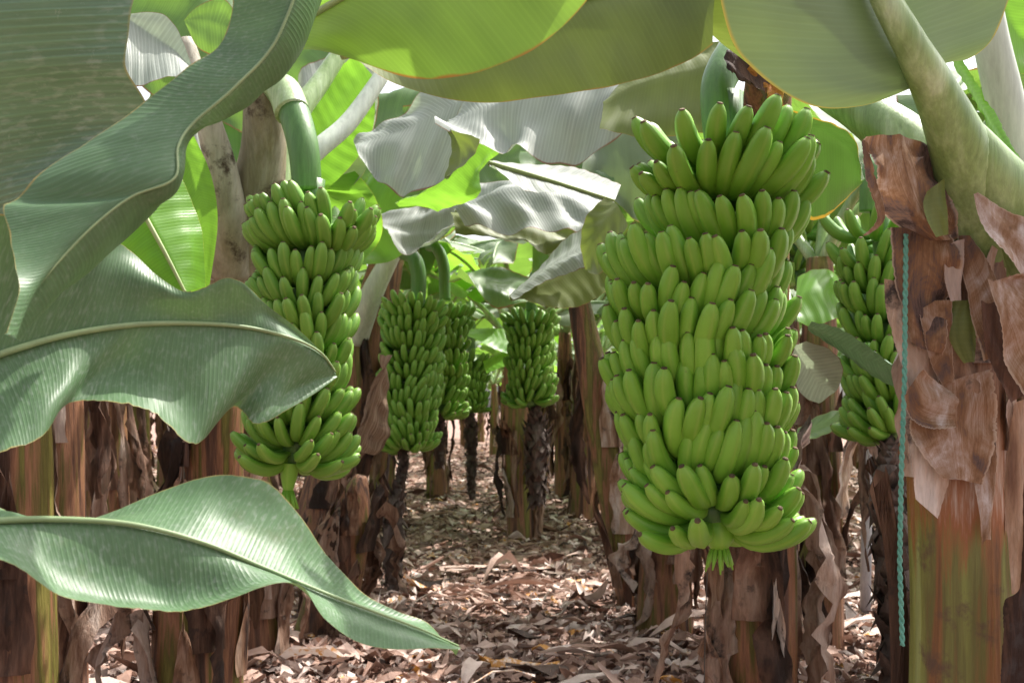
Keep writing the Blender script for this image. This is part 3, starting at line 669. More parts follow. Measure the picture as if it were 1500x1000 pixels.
b8 = bunch('tiny sliver of a banana bunch seen just right of the largest bunch', 5.0,
    ax=[(300, 1168), (400, 1170)], half=[(300, 20), (400, 22)], rows=[300, 326, 350, 374, 398], s=.9, mat=M_ban2, seed=29, lower_from=.9)
add_tube_part('peduncle', b8, [(1165, 250, 5.1), (1168, 275, 5), (1168, 310, 5)], [.03, .035, .035], M_stalk)

# ============================================================ plant at the left edge (trunk out of frame) and its big leaves
pa = empty('banana_plant', (-1.35, 1.35, 0), 'plant at the left edge whose wide grey-green leaves reach in front of everything', 'banana plant', 'banana plants')
trunk(pa, [(-1.35, 1.35, 0), (-1.33, 1.36, .9), (-1.28, 1.38, 1.8)], [.13, .12, .09], M_trunk)
leaf(pa, dd([(-130, 570), (0, 524), (100, 495), (200, 480), (290, 478), (365, 484), (430, 500), (470, 520), (492, 548)], 1.28, 1.6),
     dd([(-130, 300, 1.28), (0, 325, 1.31), (110, 332, 1.36), (185, 358, 1.40), (268, 426, 1.42), (335, 412, 1.46), (390, 455, 1.52), (450, 500, 1.57), (492, 546, 1.6)], 1.4),
     dd([(-130, 740, 1.2), (-10, 672, 1.22), (62, 642, 1.26), (108, 590, 1.36), (215, 604, 1.36), (292, 646, 1.38), (345, 596, 1.48), (384, 620, 1.48), (430, 600, 1.53)], 1.3)[:8]+[(494, 552, 1.6)],
     LM['dusty'], n=110, m=14, corr=.0009, freq=16, ripple=.02, rip_s=7, rib=(0, -.004, .004), ribr=(.0055, .0015), ribmat=M_ribdust, seed=2, jag=.02, label='wide grey-green leaf with wavy torn edge and pale midrib, at mid height')
leaf(pa, dd([(-120, 780), (0, 766), (100, 764), (200, 772), (300, 798), (390, 835), (480, 872), (560, 902), (620, 925), (672, 948)], 1.05, 1.3),
     dd([(-120, 750), (0, 742), (70, 754), (180, 722), (300, 702), (385, 738), (475, 818), (560, 878), (630, 905), (674, 947)], 1.15, 1.36),
     dd([(-120, 800), (0, 830), (90, 885), (190, 897), (290, 893), (415, 865), (470, 925), (545, 951), (625, 951), (674, 951)], .98, 1.28),
     LM['dusty'], n=110, m=14, corr=.0009, freq=16, ripple=.022, rip_s=6, rib=(0, -.003, .003), ribr=(.0042, .0012), ribmat=M_ribdust, seed=5, jag=.012, label='long pointed grey-green leaf lowest at the left, tip near the path')
leaf(pa, dd([(-170, -260), (-150, -100), (-120, 60), (-80, 180), (-40, 330)], 1.5, 1.75),
     dd([(-400, -250), (-420, -100), (-420, 60), (-400, 180), (-350, 340)], 1.7, 1.9),
     [(210, -260, 1.3), (192, -60, 1.36), (186, 90, 1.42), (222, 190, 1.5), (60, 300, 1.6)],
     LM['ribbed'], n=90, m=16, corr=.002, freq=10, slant=-.12, ripple=.035, rip_s=4, seed=8, rib=(0, 0, 0), label='dark ribbed leaf filling the top left corner')
leaf(pa, dd([(452, -60), (405, 60), (345, 128), (285, 180), (262, 215), (256, 262), (195, 288), (145, 325), (95, 375), (50, 430), (15, 492)], 1.2, 1.02),
     dd([(333, -60), (331, 55), (272, 105), (190, 162), (110, 222), (40, 270), (2, 296), (10, 340), (22, 385), (30, 430), (14, 490)], 1.22, .98),
     dd([(490, -60), (432, 80), (380, 130), (332, 168), (280, 205), (264, 268), (235, 305), (185, 350), (130, 400), (72, 450), (15, 493)], 1.34, 1.1),
     LM['dusty'], n=120, m=14, corr=.0008, freq=15, ripple=.008, rip_s=6, rib=(0, -.002, 0), ribr=(.0018, .001), ribmat=M_ribdust, seed=11, bulge=-.12, label='twisted leaf hanging down from the top to a pointed tip at the left edge')
leaf(pa, dd([(-60, 300), (0, 350), (60, 400), (90, 470), (95, 560)], 1.75), dd([(-100, 420), (-60, 450), (-30, 500), (0, 540), (80, 570)], 1.7), dd([(20, 260), (90, 300), (150, 350), (150, 430), (110, 560)], 1.75), LM['dusty'], n=50, seed=14, label='dull leaf mostly hidden behind the twisted one')
# bright leaf across the top
pb = empty('banana_plant', (-.25, .55, 0), 'plant beside the viewer whose bright lime leaf arches across the top', 'banana plant', 'banana plants')
pb.location = (-1.0, .35, 0)
trunk(pb, [(-1.0, .35, 0), (-.95, .38, 1.0), (-.9, .45, 2.1)], [.12, .11, .08], M_trunk)
leaf(pb, dd([(375, 90), (405, 62), (440, 38), (530, -14), (640, -70), (760, -110), (900, -130)], 1.45, 1.3),
     dd([(372, 92), (350, 20), (380, -60), (480, -160), (620, -260), (760, -280), (900, -140)], 1.5, 1.4),
     dd([(378, 96), (440, 72), (510, 84), (600, 113), (690, 106), (800, 52), (910, -60)], 1.38, 1.15),
     LM['thin'], n=90, m=14, corr=.0006, freq=12, ripple=.01, rip_s=4, seed=17, bulge=.06, rib=(0, 0, .004), ribr=(.007, .004), flip=True, label='bright lime leaf underside across the top, pale midrib at its left')

# ============================================================ plant of the large bunch
pm = empty('banana_plant', (at(1118, 1000, 2.95).x, 2.95, 0), 'plant carrying the largest bunch, brown stem rising behind it', 'banana plant', 'banana plants')
x0 = at(1102, 0, 2.95).x
axm = trunk(pm, [(x0, 2.95, -.02), (x0+.01, 2.95, .6), (x0, 2.9, 1.2), (x0-.02, 2.75, 1.8), (x0-.05, 2.5, 2.12)], [.125, .112, .09, .07, .05], M_trunk, seed=2)
stem_dress(pm, axm, .0, .8, 12, 41, half=(.25, .6)); stem_dress(pm, axm, .6, 1.5, 6, 42)
for i, a in enumerate((-2.4, -1.3, -.5, .2, 3.3)):
    c_, q_ = axm(.75+.05*i); hanging_leaf(pm, c_+Vector((math.cos(a), math.sin(a), 0))*q_, a, .7, .05+.03*i, 300+i, wd=.14)
add_tube_part('stem_crook', pm, [(1140, 60, 2.6), (1118, 50, 2.42), (1090, 62, 2.28), (1068, 95, 2.22)], [.05, .05, .048, .043], M_petiole, 16)
leaf(pm, dd([(1120, 130, 2.1), (1090, 110, 2.1), (1072, 92, 2.1), (1060, 85, 2.1)], 2.1), dd([(1130, 160), (1105, 128), (1080, 118), (1066, 104)], 2.08), dd([(1140, 110), (1115, 80), (1090, 68), (1066, 70)], 2.12), M_dryd, n=20, m=5, corr=.003, ripple=.03, rip_s=20, seed=3, name='dry_sheath', jag=.3)
leaf(pm, dd([(500, 84), (590, 66), (690, 40), (790, 18), (890, -8), (980, -30), (1060, -60)], 1.75, 1.6),
     dd([(500, 80), (600, 10), (700, -60), (800, -100), (900, -140), (980, -150), (1080, -120)], 1.8, 1.7),
     dd([(502, 88), (580, 134), (690, 148), (800, 141), (900, 124), (980, 88), (1040, 50)], 1.70, 1.5),
     LM['olive'], n=80, m=12, corr=.0006, freq=12, ripple=.016, seed=21, bulge=.05, rib=(0, 0, .004), label='olive leaf underside with orange margin below the lime leaf')
leaf(pm, dd([(1075, 80), (1030, 100), (975, 112), (925, 128), (884, 150)], 2.55), dd([(1080, 60), (1030, 60), (980, 70), (920, 100), (882, 148)], 2.6), dd([(1070, 160), (1040, 190), (1000, 196), (940, 203), (882, 200)], 2.5), LM['olive'], n=50, seed=24, ripple=.02, label='dark olive leaf tucked behind the top of the bunch')
leaf(pm, dd([(1130, 170), (1170, 180), (1210, 195), (1245, 220), (1266, 262)], 2.6), dd([(1140, 150), (1180, 168), (1225, 180), (1258, 205), (1268, 262)], 2.42), dd([(1120, 230), (1150, 290), (1180, 318), (1220, 310), (1264, 268)], 2.72), LM['deep'], n=50, seed=25, ripple=.01, flip=True, label='deep green leaf with yellow and orange margin right of the bunch')
leaf(pm, dd([(1100, 95), (1118, 110), (1135, 135), (1140, 165)], 2.12), dd([(1108, 90), (1130, 105), (1150, 130), (1146, 166)], 2.14), dd([(1095, 100), (1110, 120), (1124, 140), (1136, 168)], 2.1), fibre_mat('rusty_leaf', [(.3, (.10, .04, .02)), (.5, (.42, .15, .03)), (.7, (.55, .30, .05))], (30, 30, 30), .7, .2, bump=.8), n=24, m=5, ripple=.05, rip_s=25, seed=7, jag=.4, name='dead_leaf', label='rusty orange shred above the bunch')

# ============================================================ right-hand plant
pr_ = empty('banana_plant', (at(1412, 0, 1.8).x, 1.8, 0), 'nearest trunk at the right, olive below and wrapped in peeling brown sheaths', 'banana plant', 'banana plants')
tx = lambda px, py, d=1.8: tuple(at(px, py, d))
b_ = at(1416, 0, 1.8).x
axr = trunk(pr_, [(b_+.01, 1.8, -.02), (b_, 1.8, .35), tx(1412, 900), tx(1402, 700), tx(1398, 520), tx(1412, 380), tx(1425, 300)], [.105, .098, .088, .084, .085, .088, .075], M_trunkg, seg=40, lobes=2, la=.06, seed=1)
add_tube_part('petiole', pr_, [(1270, -60, 1.55), (1292, -10, 1.55), (1336, 70, 1.56), (1378, 150, 1.6), (1412, 235, 1.65), (1432, 320, 1.72), (1430, 420, 1.78)], [.019, .021, .026, .036, .050, .066, .07], M_petiole, 22, label='thick waxy green leaf stalk rising to the upper left')
add_tube_part('petiole', pr_, [(1560, 420, 1.74), (1500, 330, 1.70), (1450, 260, 1.66), (1405, 190, 1.63)], [.085, .07, .052, .03], M_petiole, 22, label='swollen pale green stalk base running off to the right')
add_tube_part('petiole', pr_, [(1436, -60, 1.9), (1448, 40, 1.9), (1468, 130, 1.9), (1488, 220, 1.9), (1505, 320, 1.9)], [.026, .032, .034, .036, .04], M_petpale, 20, label='whitish leaf stalk at the far right')
add_tube_part('petiole', pr_, [(1428, 420, 1.95), (1385, 300, 1.98), (1330, 215, 2.02), (1265, 165, 2.1), (1210, 135, 2.2)], [.07, .066, .058, .045, .035], M_petiole, 20, label='pale green stalk reaching left behind the others')
leaf(pr_, dd([(1395, 80), (1430, 140), (1465, 200), (1500, 262)], 1.84), dd([(1388, 82), (1424, 148), (1458, 206), (1492, 266)], 1.83), dd([(1402, 78), (1437, 134), (1472, 190), (1508, 258)], 1.85), LM['young'], n=40, m=4, jag=.5, seed=31, name='stalk_margin')
leaf(pr_, dd([(1352, 120), (1338, 95), (1318, 55), (1296, 0), (1278, -60), (1250, -180)], 1.60),
     dd([(1338, 128), (1262, 154), (1185, 150), (1105, 92), (1066, 10), (1040, -190)], 1.60, 1.42),
     dd([(1384, 80), (1410, 90), (1448, 64), (1476, 12), (1500, -70), (1480, -190)], 1.66),
     LM['grey'], n=80, m=16, corr=.0005, freq=12, ripple=.014, seed=33, bulge=.05, label='broad grey-green leaf underside with rounded base at the top right')
leaf(pr_, dd([(1040, -120), (1050, 0), (1070, 60), (1100, 95)], 1.6), dd([(940, -120), (975, -10), (1020, 36), (1098, 96)], 1.62), dd([(1090, -120), (1085, 0), (1090, 60), (1102, 94)], 1.58), LM['olive'], n=40, seed=35, label='brownish leaf edge beside the broad top right leaf')
leaf(pr_, dd([(1440, -80), (1470, 10), (1500, 60), (1560, 110)], 2.3), dd([(1500, -100), (1540, 0), (1560, 40), (1580, 90)], 2.3), dd([(1430, -40), (1455, 50), (1490, 105), (1555, 120)], 2.25), LM['young'], n=30, seed=36, label='lime green leaf in the top right corner')
leaf(pr_, dd([(1460, 60), (1475, 100), (1500, 140), (1540, 170)], 2.6), dd([(1470, 50), (1510, 80), (1550, 110), (1560, 160)], 2.6), dd([(1440, 80), (1450, 120), (1480, 165), (1535, 180)], 2.6), LM['crown'], n=30, seed=37)
def flake(mid, lf, rt, d, seed, mat=None, jag=.06, label=None, rip=.03, **kw):
    return leaf(pr_, dd(mid, d), dd(lf, d), dd(rt, d), mat or M_husk, n=60, m=9, corr=.0015, freq=20, ripple=rip, rip_s=14, seed=seed, name='dry_sheath', jag=jag, label=label, slant=0, **kw)
flake([(1318, 196), (1325, 240), (1345, 300), (1385, 352)], [(1258, 204, 1.60), (1272, 245, 1.60), (1295, 300, 1.64), (1352, 350, 1.68)], [(1375, 214, 1.66), (1388, 250, 1.66), (1396, 300, 1.66), (1402, 350, 1.68)], 1.62, 51, label='large brown flared sheath at the top of the trunk')
flake([(1266, 205), (1275, 260), (1292, 320), (1268, 345)], [(1262, 205), (1268, 262), (1284, 318), (1262, 346)], [(1272, 210), (1284, 262), (1297, 318), (1274, 343)], 1.59, 52, jag=.3)
flake([(1350, 335), (1345, 390), (1345, 440), (1350, 510)], [(1303, 333), (1308, 390), (1322, 440), (1335, 500)], [(1392, 345), (1402, 400), (1392, 450), (1380, 520)], 1.67, 53)
flake([(1312, 412), (1325, 470), (1345, 540), (1372, 620)], [(1296, 408), (1304, 470), (1322, 540), (1350, 625)], [(1322, 420), (1350, 470), (1372, 540), (1392, 610)], 1.685, 54, mat=M_dry)
flake([(1428, 284), (1455, 320), (1490, 350), (1550, 400)], [(1426, 284), (1440, 340), (1475, 385), (1540, 460)], [(1432, 282), (1475, 305), (1510, 322), (1560, 350)], 1.60, 55, label='pale pink-brown flared sheath point at the right')
flake([(1412, 345), (1430, 395), (1450, 440), (1475, 500)], [(1405, 345), (1412, 400), (1425, 460), (1440, 530)], [(1422, 345), (1450, 380), (1472, 420), (1492, 470)], 1.66, 56)
flake([(1455, 412), (1485, 450), (1510, 490), (1540, 560)], [(1447, 408), (1462, 470), (1480, 520), (1500, 590)], [(1478, 405), (1508, 400), (1540, 430), (1570, 500)], 1.58, 57, label='whitish curled dry sheath at the right edge')
flake([(1448, 445), (1458, 490), (1475, 530), (1498, 580)], [(1436, 440), (1440, 500), (1455, 540), (1480, 590)], [(1462, 440), (1482, 480), (1500, 520), (1515, 570)], 1.63, 58, mat=M_dryd)
flake([(1405, 462), (1400, 500), (1402, 550), (1408, 600)], [(1385, 500), (1375, 530), (1372, 570), (1380, 610)], [(1408, 462), (1425, 510), (1432, 550), (1432, 600)], 1.69, 59, mat=M_dry)
flake([(1372, 270), (1368, 295), (1372, 320), (1380, 345)], [(1358, 280), (1352, 300), (1356, 325), (1370, 348)], [(1382, 262), (1384, 295), (1386, 320), (1388, 344)], 1.61, 65, mat=LM['olive'])
flake([(1415, 440), (1405, 470), (1408, 500), (1420, 530)], [(1390, 440), (1388, 470), (1392, 500), (1412, 532)], [(1432, 430), (1432, 470), (1430, 500), (1428, 530)], 1.675, 66, mat=LM['olive'])
flake([(1402, 352), (1398, 380), (1396, 410), (1400, 440)], [(1388, 360), (1384, 385), (1384, 415), (1392, 442)], [(1414, 350), (1412, 380), (1408, 410), (1408, 440)], 1.655, 67, mat=M_dryd)  # dark flake standing in for the shaded hollow between the sheaths
flake([(1370, 440), (1372, 480), (1380, 520), (1390, 560)], [(1345, 455), (1350, 490), (1362, 530), (1380, 565)], [(1392, 440), (1396, 480), (1398, 520), (1400, 560)], 1.672, 68)
flake([(1430, 590), (1436, 640), (1440, 700), (1444, 790)], [(1412, 600), (1420, 650), (1428, 710), (1438, 800)], [(1456, 585), (1458, 640), (1458, 700), (1452, 790)], 1.69, 69)
flake([(1340, 556), (1352, 580), (1372, 590), (1400, 600)], [(1325, 580), (1335, 612), (1360, 628), (1395, 626)], [(1352, 540), (1368, 552), (1390, 566), (1406, 584)], 1.655, 70, label='curled dark lip of a papery sheath')
flake([(1385, 560), (1384, 600), (1388, 640), (1400, 700)], [(1335, 590), (1335, 630), (1345, 660), (1380, 700)], [(1450, 540), (1460, 600), (1456, 650), (1440, 710)], 1.682, 60, label='broad papery tan sheath around the middle of the trunk', rip=.012)
flake([(1345, 575), (1350, 620), (1352, 680), (1352, 740)], [(1322, 590), (1330, 640), (1336, 690), (1340, 730)], [(1380, 572), (1390, 640), (1392, 690), (1375, 760)], 1.70, 61, mat=M_dry, rip=.015)
flake([(1500, 585), (1488, 680), (1482, 780), (1478, 870)], [(1484, 590), (1474, 680), (1470, 780), (1468, 880)], [(1530, 590), (1505, 680), (1498, 780), (1492, 870)], 1.72, 62, mat=M_dry)
flake([(1500, 850), (1492, 920), (1490, 1000), (1490, 1080)], [(1478, 880), (1468, 930), (1466, 1000), (1466, 1080)], [(1540, 830), (1530, 920), (1530, 1000), (1530, 1080)], 1.6, 63, mat=M_dry)
flake([(1366, 375), (1382, 420), (1390, 470), (1398, 520)], [(1350, 380), (1362, 430), (1372, 480), (1385, 520)], [(1400, 350), (1412, 400), (1412, 470), (1410, 520)], 1.70, 64, mat=M_dryd)
for i, a in enumerate((-2.5, -.4, .5, 1.6, -1.2, -2.0)):
    sheath(pr_, axr, a, .98+.05*i, 1.28+.06*i, .7, .003+.002*i, .05, .02, (M_dry, M_dryd)[i % 2], 70+i)
for i, a in enumerate((2.3, .2, 1.2)):
    sheath(pr_, axr, a, .25+.1*i, 1.0, .35, .005, .04, .03, M_dryd, 80+i)

# rope, pole
rp = MB(); rd = random.Random(2)
for ph in (0, math.pi):
    P = []
    for i in range(420):
        s = i/419; y = 343+(945-343)*s; px = lin([(0, 1327), (.35, 1325), (.6, 1320), (.8, 1318), (1, 1322)], s)
        c = at(px, y, 1.66); a = ph+s*150; P.append(c+Vector((math.cos(a), math.sin(a), 0))*.0019)
    rp.add(*tube(P, [.0026]*420, 6))
o = rp.build('rope', fibre_mat('rope_fibre', [(.3, (.10, .33, .25)), (.7, (.22, .52, .42))], (200, 200, 200), .6, bump=.6)); tag(o, 'thin turquoise twisted rope hanging beside the right-hand trunk', 'rope')
V, Fc, UV = tube([at(1267, 905, 5.3)+Vector((0, 0, -.05)), at(1269, 800, 5.3), at(1272, 640, 5.3), at(1276, 480, 5.3)], [.028]*4, 16)
tag(obj('pole', V, Fc, M_pole, None, UV), 'grey metal support pole standing between the right-hand trunks', 'pole')

# ============================================================ mid-distance plants
def plant(px, d, label, lean=0, h=1.95, r=.12, mat=None, seed=0, leaves=8, dress=10, hang=2, Lr=(1.7, 2.4), away=None, group='banana plants', dirs=None, lean_y=0, el=(.75, 1.25), top=None):
    rr = random.Random(seed); x = (px-750)/F*d
    root = empty('banana_plant', (x, d, 0), label, 'banana plant', group)
    tp = Vector((x+lean, d+lean_y, h)) if top is None else Vector(top)
    bs = Vector((x, d, -.03))
    ax = trunk(root, [bs, bs.lerp(tp, .35), bs.lerp(tp, .7), tp], [r*1.12, r, r*.85, r*(.55 if h > 1 else .2)], mat or M_trunk, seed=seed)
    stem_dress(root, ax, 0, h*.85, dress, seed+1)
    for i in range(hang):
        a = rr.uniform(0, 6.28); z = rr.uniform(.6, .95)*h; c, q = ax(z)
        hanging_leaf(root, c+Vector((math.cos(a), math.sin(a), 0))*q, a, z*rr.uniform(.6, 1.02), rr.uniform(.03, .16), seed*13+i)
    for i in range(leaves):
        a = (dirs[i] if dirs else seed+i*2.4+rr.uniform(-.3, .3))
        arc_leaf(root, tp+Vector((0, 0, -.05)), a, rr.uniform(*Lr), rr.uniform(.45, .62), rr.uniform(*el), rr.uniform(1.1, 2.0), rr.uniform(-.3, .3), LM['crown'] if rr.random() < .75 else LM['young'], seed*17+i, tears=rr.randint(4, 14), fold=rr.uniform(.1, .5))
    return root, ax
P2, ax2 = plant(300, 3.5, 'plant behind the left-hand bunch, pale stem above and brown below', h=1.55, r=.115, seed=3, leaves=0, hang=2, top=tuple(at(322, 400, 3.4)), mat=M_trunk)
add_tube_part('upper_stem', P2, [(330, 470, 3.4), (338, 400, 3.4), (365, 320, 3.3), (385, 230, 3.25), (385, 150, 3.2), (378, 60, 3.2)], [.12, .12, .10, .075, .062, .05], M_stemgrey, 24, lobes=2, la=.05, label='pale grey upper stem with brown stains')
add_tube_part('petiole', P2, [(335, 400, 3.3), (335, 320, 3.2), (322, 240, 3.15), (300, 160, 3.1), (270, 60, 3.1)], [.07, .06, .05, .038, .03], M_stemgrey, 18)
add_tube_part('petiole', P2, [(318, 410, 3.3), (312, 330, 3.3), (298, 260, 3.3), (282, 190, 3.3), (262, 90, 3.3)], [.05, .034, .028, .024, .02], M_petpale, 14)
add_tube_part('petiole', P2, [(398, 300, 3.3), (430, 180, 3.4), (470, 120, 3.5), (510, 60, 3.6)], [.05, .04, .034, .028], M_petiole, 16)
add_tube_part('petiole', P2, [(400, 320, 3.5), (450, 235, 3.5), (510, 180, 3.6), (560, 110, 3.7)], [.04, .036, .034, .028], M_petpale, 14)
leaf(P2, dd([(185, 265), (215, 320), (245, 375), (272, 428)], 2.6), dd([(150, 300), (160, 350), (200, 385), (268, 430)], 2.6), dd([(250, 225), (278, 280), (298, 340), (300, 420)], 2.7), LM['young'], n=40, rib=(0, -.005, 0), ribr=(.008, .004), seed=61, ripple=.02, label='glowing lime leaf left of the pale stem')
leaf(P2, dd([(262, 200), (285, 260), (300, 330), (300, 430)], 3.0), dd([(235, 215), (250, 290), (262, 350), (280, 430)], 3.0), dd([(285, 200), (310, 260), (318, 330), (305, 430)], 3.0), LM['young'], n=40, seed=62)
leaf(P2, dd([(450, 250), (480, 200), (510, 150), (545, 110)], 3.7), dd([(430, 220), (448, 170), (478, 118), (520, 80)], 3.7), dd([(460, 290), (515, 240), (545, 190), (550, 130)], 3.7), LM['young'], n=40, seed=63, ripple=.03, label='bright leaf right of the stalk crook')
leaf(P2, dd([(370, 300), (400, 270), (440, 300), (470, 400)], 3.9), dd([(340, 350), (370, 380), (410, 400), (440, 420)], 3.9), dd([(520, 250), (550, 290), (560, 340), (520, 400)], 3.9), LM['young'], n=40, seed=64, ripple=.03)
leaf(P2, dd([(190, 30), (225, 55), (255, 75), (280, 100)], 2.5), dd([(192, 20), (235, 20), (262, 45), (282, 96)], 2.5), dd([(180, 110), (200, 125), (240, 110), (275, 104)], 2.4), LM['silver'], n=30, seed=65, flip=True, label='whitish curled leaf near the top left')
leaf(P2, dd([(270, 30), (300, 30), (330, 40), (350, 60)], 2.8), dd([(268, 32), (290, 10), (330, 0), (360, 50)], 2.8), dd([(272, 36), (290, 70), (320, 80), (350, 64)], 2.8), LM['crown'], n=30, seed=66)

# leaves filling the middle, each belonging to a plant whose stem stands in the row
P3, ax3 = plant(452, 6.3, 'leaning plant on the left side of the path beside the scaly flower stalk', h=1.75, r=.17, seed=5, leaves=5, dress=14, hang=4, top=tuple(at(575, 345, 6.5)), dirs=[.3, 1.6, 2.6, 3.6, 5.6])
add_tube_part('petiole', P3, [(520, 500, 6.3), (545, 430, 6.2), (580, 360, 6.2), (600, 300, 6.2)], [.08, .07, .05, .035], M_petpale, 14)
leaf(P3, dd([(575, 520), (555, 560), (540, 610), (520, 660)], 5.0), dd([(552, 560), (535, 600), (520, 640), (498, 686)], 5.0), dd([(560, 520), (566, 580), (568, 630), (552, 668)], 5.1), M_dryuv, n=30, m=7, corr=.012, freq=8, ripple=.03, seed=67, name='dead_leaf', label='pale pink dry sheath flaring off the leaning trunk', slant=0)
P4, ax4 = plant(935, 5.6, 'leaning trunk just left of the largest bunch, mottled grey top and green-brown base', h=1.7, r=.105, seed=8, leaves=4, dress=7, hang=1, top=tuple(at(845, 430, 5.6)), mat=M_trunk, dirs=[1.2, 2.2, .3, 5.9])
P5, ax5 = plant(768, 8.6, 'dark trunk standing upright in the middle of the far path', h=1.7, r=.13, seed=10, leaves=7, dress=7, hang=2, top=tuple(at(752, 500, 8.6))+())
def mleaf(P, mid, a, b, d, mat, seed, **kw):
    kw.setdefault('n', 50); return leaf(P, dd(mid, d), dd(a, d+.1), dd(b, d-.1), LM[mat], seed=seed, **kw)
# silver and green leaves in the centre
mleaf(P4, [(965, 95), (880, 115), (790, 135), (700, 160), (660, 180)], [(960, 90), (880, 80), (790, 90), (700, 130), (655, 178)], [(958, 112), (885, 215), (800, 232), (725, 215), (640, 186)], 3.0, 'silver', 71, ripple=.05, corr=.012, freq=7, flip=True, label='long silvery corrugated leaf underside under the top leaves')
mleaf(P4, [(700, 130), (660, 155), (600, 185), (520, 212)], [(690, 110), (640, 120), (580, 150), (518, 208)], [(705, 200), (655, 262), (590, 285), (522, 218)], 3.2, 'silver', 72, ripple=.05, corr=.010, freq=7, flip=True)
mleaf(P4, [(660, 190), (672, 215), (668, 240), (655, 262)], [(655, 186), (658, 210), (655, 235), (650, 260)], [(700, 205), (700, 225), (685, 248), (660, 264)], 2.9, 'olive', 73, ripple=.02)
mleaf(P4, [(702, 200), (680, 240), (640, 275), (585, 303)], [(760, 200), (708, 250), (700, 285), (640, 308)], [(690, 215), (650, 250), (610, 290), (580, 302)], 3.5, 'young', 74, ripple=.03, label='bright lime folded leaf in the centre')
mleaf(P4, [(716, 240), (770, 255), (830, 273), (900, 295)], [(722, 236), (790, 240), (850, 248), (910, 270)], [(722, 244), (770, 280), (830, 290), (895, 330)], 3.3, 'silver', 75, rib=(0, -.01, 0), ribr=(.009, .005), flip=False, label='pale leaf with green midrib pointing left in the centre')
mleaf(P4, [(665, 308), (720, 282), (790, 275), (870, 300)], [(664, 302), (720, 272), (790, 266), (880, 280)], [(672, 312), (730, 330), (800, 342), (860, 350)], 3.8, 'silver', 76, ripple=.06, corr=.014, freq=6, flip=True, label='silver wavy leaf lower in the centre')
mleaf(P4, [(660, 312), (720, 318), (790, 338), (850, 355)], [(670, 300), (730, 312), (800, 325), (855, 345)], [(668, 328), (735, 352), (790, 362), (848, 358)], 3.9, 'olive', 77, ripple=.06)
mleaf(P4, [(746, 438), (795, 415), (840, 398), (885, 372)], [(745, 436), (790, 390), (840, 352), (880, 340)], [(750, 440), (800, 452), (850, 445), (890, 420)], 3.4, 'olive', 78, ripple=.02, label='drooping leaf tip pointing left beside the bunch, silver above and olive below')
mleaf(P4, [(745, 434), (790, 400), (835, 372), (872, 352)], [(744, 432), (785, 385), (830, 350), (868, 338)], [(750, 436), (795, 408), (840, 395), (868, 388)], 3.35, 'silver', 79, ripple=.02, flip=True)
mleaf(P4, [(905, 300), (882, 330), (866, 365), (860, 395)], [(890, 290), (862, 320), (852, 360), (858, 395)], [(920, 330), (900, 370), (884, 400), (862, 400)], 3.0, 'olive', 80)
mleaf(P5, [(668, 402), (700, 410), (750, 422), (800, 445)], [(660, 398), (700, 392), (755, 400), (820, 425)], [(670, 406), (700, 428), (745, 445), (798, 450)], 5.4, 'crown', 81, ripple=.06, flip=True)
mleaf(P5, [(800, 515), (760, 505), (720, 495), (680, 485)], [(800, 495), (760, 485), (720, 480), (678, 482)], [(800, 530), (760, 520), (715, 508), (680, 490)], 7.5, 'young', 82)
mleaf(P5, [(710, 540), (730, 528), (745, 522), (765, 520)], [(708, 530), (728, 518), (745, 512), (765, 514)], [(712, 545), (730, 540), (748, 536), (765, 528)], 7.4, 'young', 83)
mleaf(P4, [(560, 330), (600, 340), (650, 335), (680, 300)], [(540, 300), (600, 300), (640, 290), (670, 285)], [(568, 352), (600, 362), (640, 356), (672, 330)], 4.8, 'silver', 84, flip=True, ripple=.08)
mleaf(P4, [(640, 260), (720, 235), (800, 225), (900, 240)], [(640, 230), (720, 205), (800, 195), (900, 200)], [(650, 320), (720, 300), (800, 290), (900, 290)], 5.0, 'crown', 85, ripple=.1, flip=True)
mleaf(P3, [(510, 205), (560, 175), (620, 155), (700, 140)], [(500, 150), (550, 130), (620, 110), (700, 100)], [(515, 235), (570, 225), (640, 200), (700, 170)], 4.6, 'crown', 90, ripple=.05, label='dark green leaf in shade behind the silvery ones')
mleaf(P3, [(440, 215), (470, 160), (500, 120), (540, 95)], [(430, 150), (455, 110), (485, 80), (530, 70)], [(470, 240), (530, 200), (560, 150), (560, 110)], 4.2, 'silver', 91, ripple=.06)
mleaf(P3, [(480, 250), (500, 210), (520, 170), (540, 130)], [(460, 235), (478, 195), (495, 150), (520, 125)], [(500, 260), (540, 215), (556, 175), (545, 140)], 3.95, 'grey', 92, ripple=.05, label='small curled grey leaf by the top of the left-hand bunch')
mleaf(P3, [(520, 330), (580, 290), (650, 270), (720, 260)], [(520, 260), (590, 230), (660, 215), (730, 200)], [(530, 400), (600, 370), (670, 340), (730, 320)], 5.6, 'young', 93, ripple=.1)
mleaf(P3, [(220, 140), (280, 150), (340, 180), (390, 230)], [(230, 60), (300, 60), (360, 90), (410, 160)], [(200, 200), (260, 230), (320, 260), (370, 300)], 6.0, 'crown', 94, ripple=.1)
mleaf(P4, [(860, 200), (920, 210), (980, 240), (1030, 300)], [(870, 130), (940, 140), (1000, 180), (1040, 280)], [(850, 260), (900, 290), (960, 320), (1020, 330)], 5.0, 'grey', 95, ripple=.1)
mleaf(P4, [(600, 150), (700, 130), (820, 110), (940, 100)], [(600, 70), (700, 50), (820, 40), (940, 30)], [(600, 260), (700, 240), (820, 220), (940, 210)], 6.0, 'crown', 96, ripple=.12)
mleaf(P4, [(1140, 330), (1180, 300), (1230, 290), (1290, 300)], [(1140, 250), (1190, 220), (1240, 220), (1290, 260)], [(1140, 400), (1190, 380), (1240, 370), (1290, 350)], 5.4, 'crown', 97, ripple=.12)
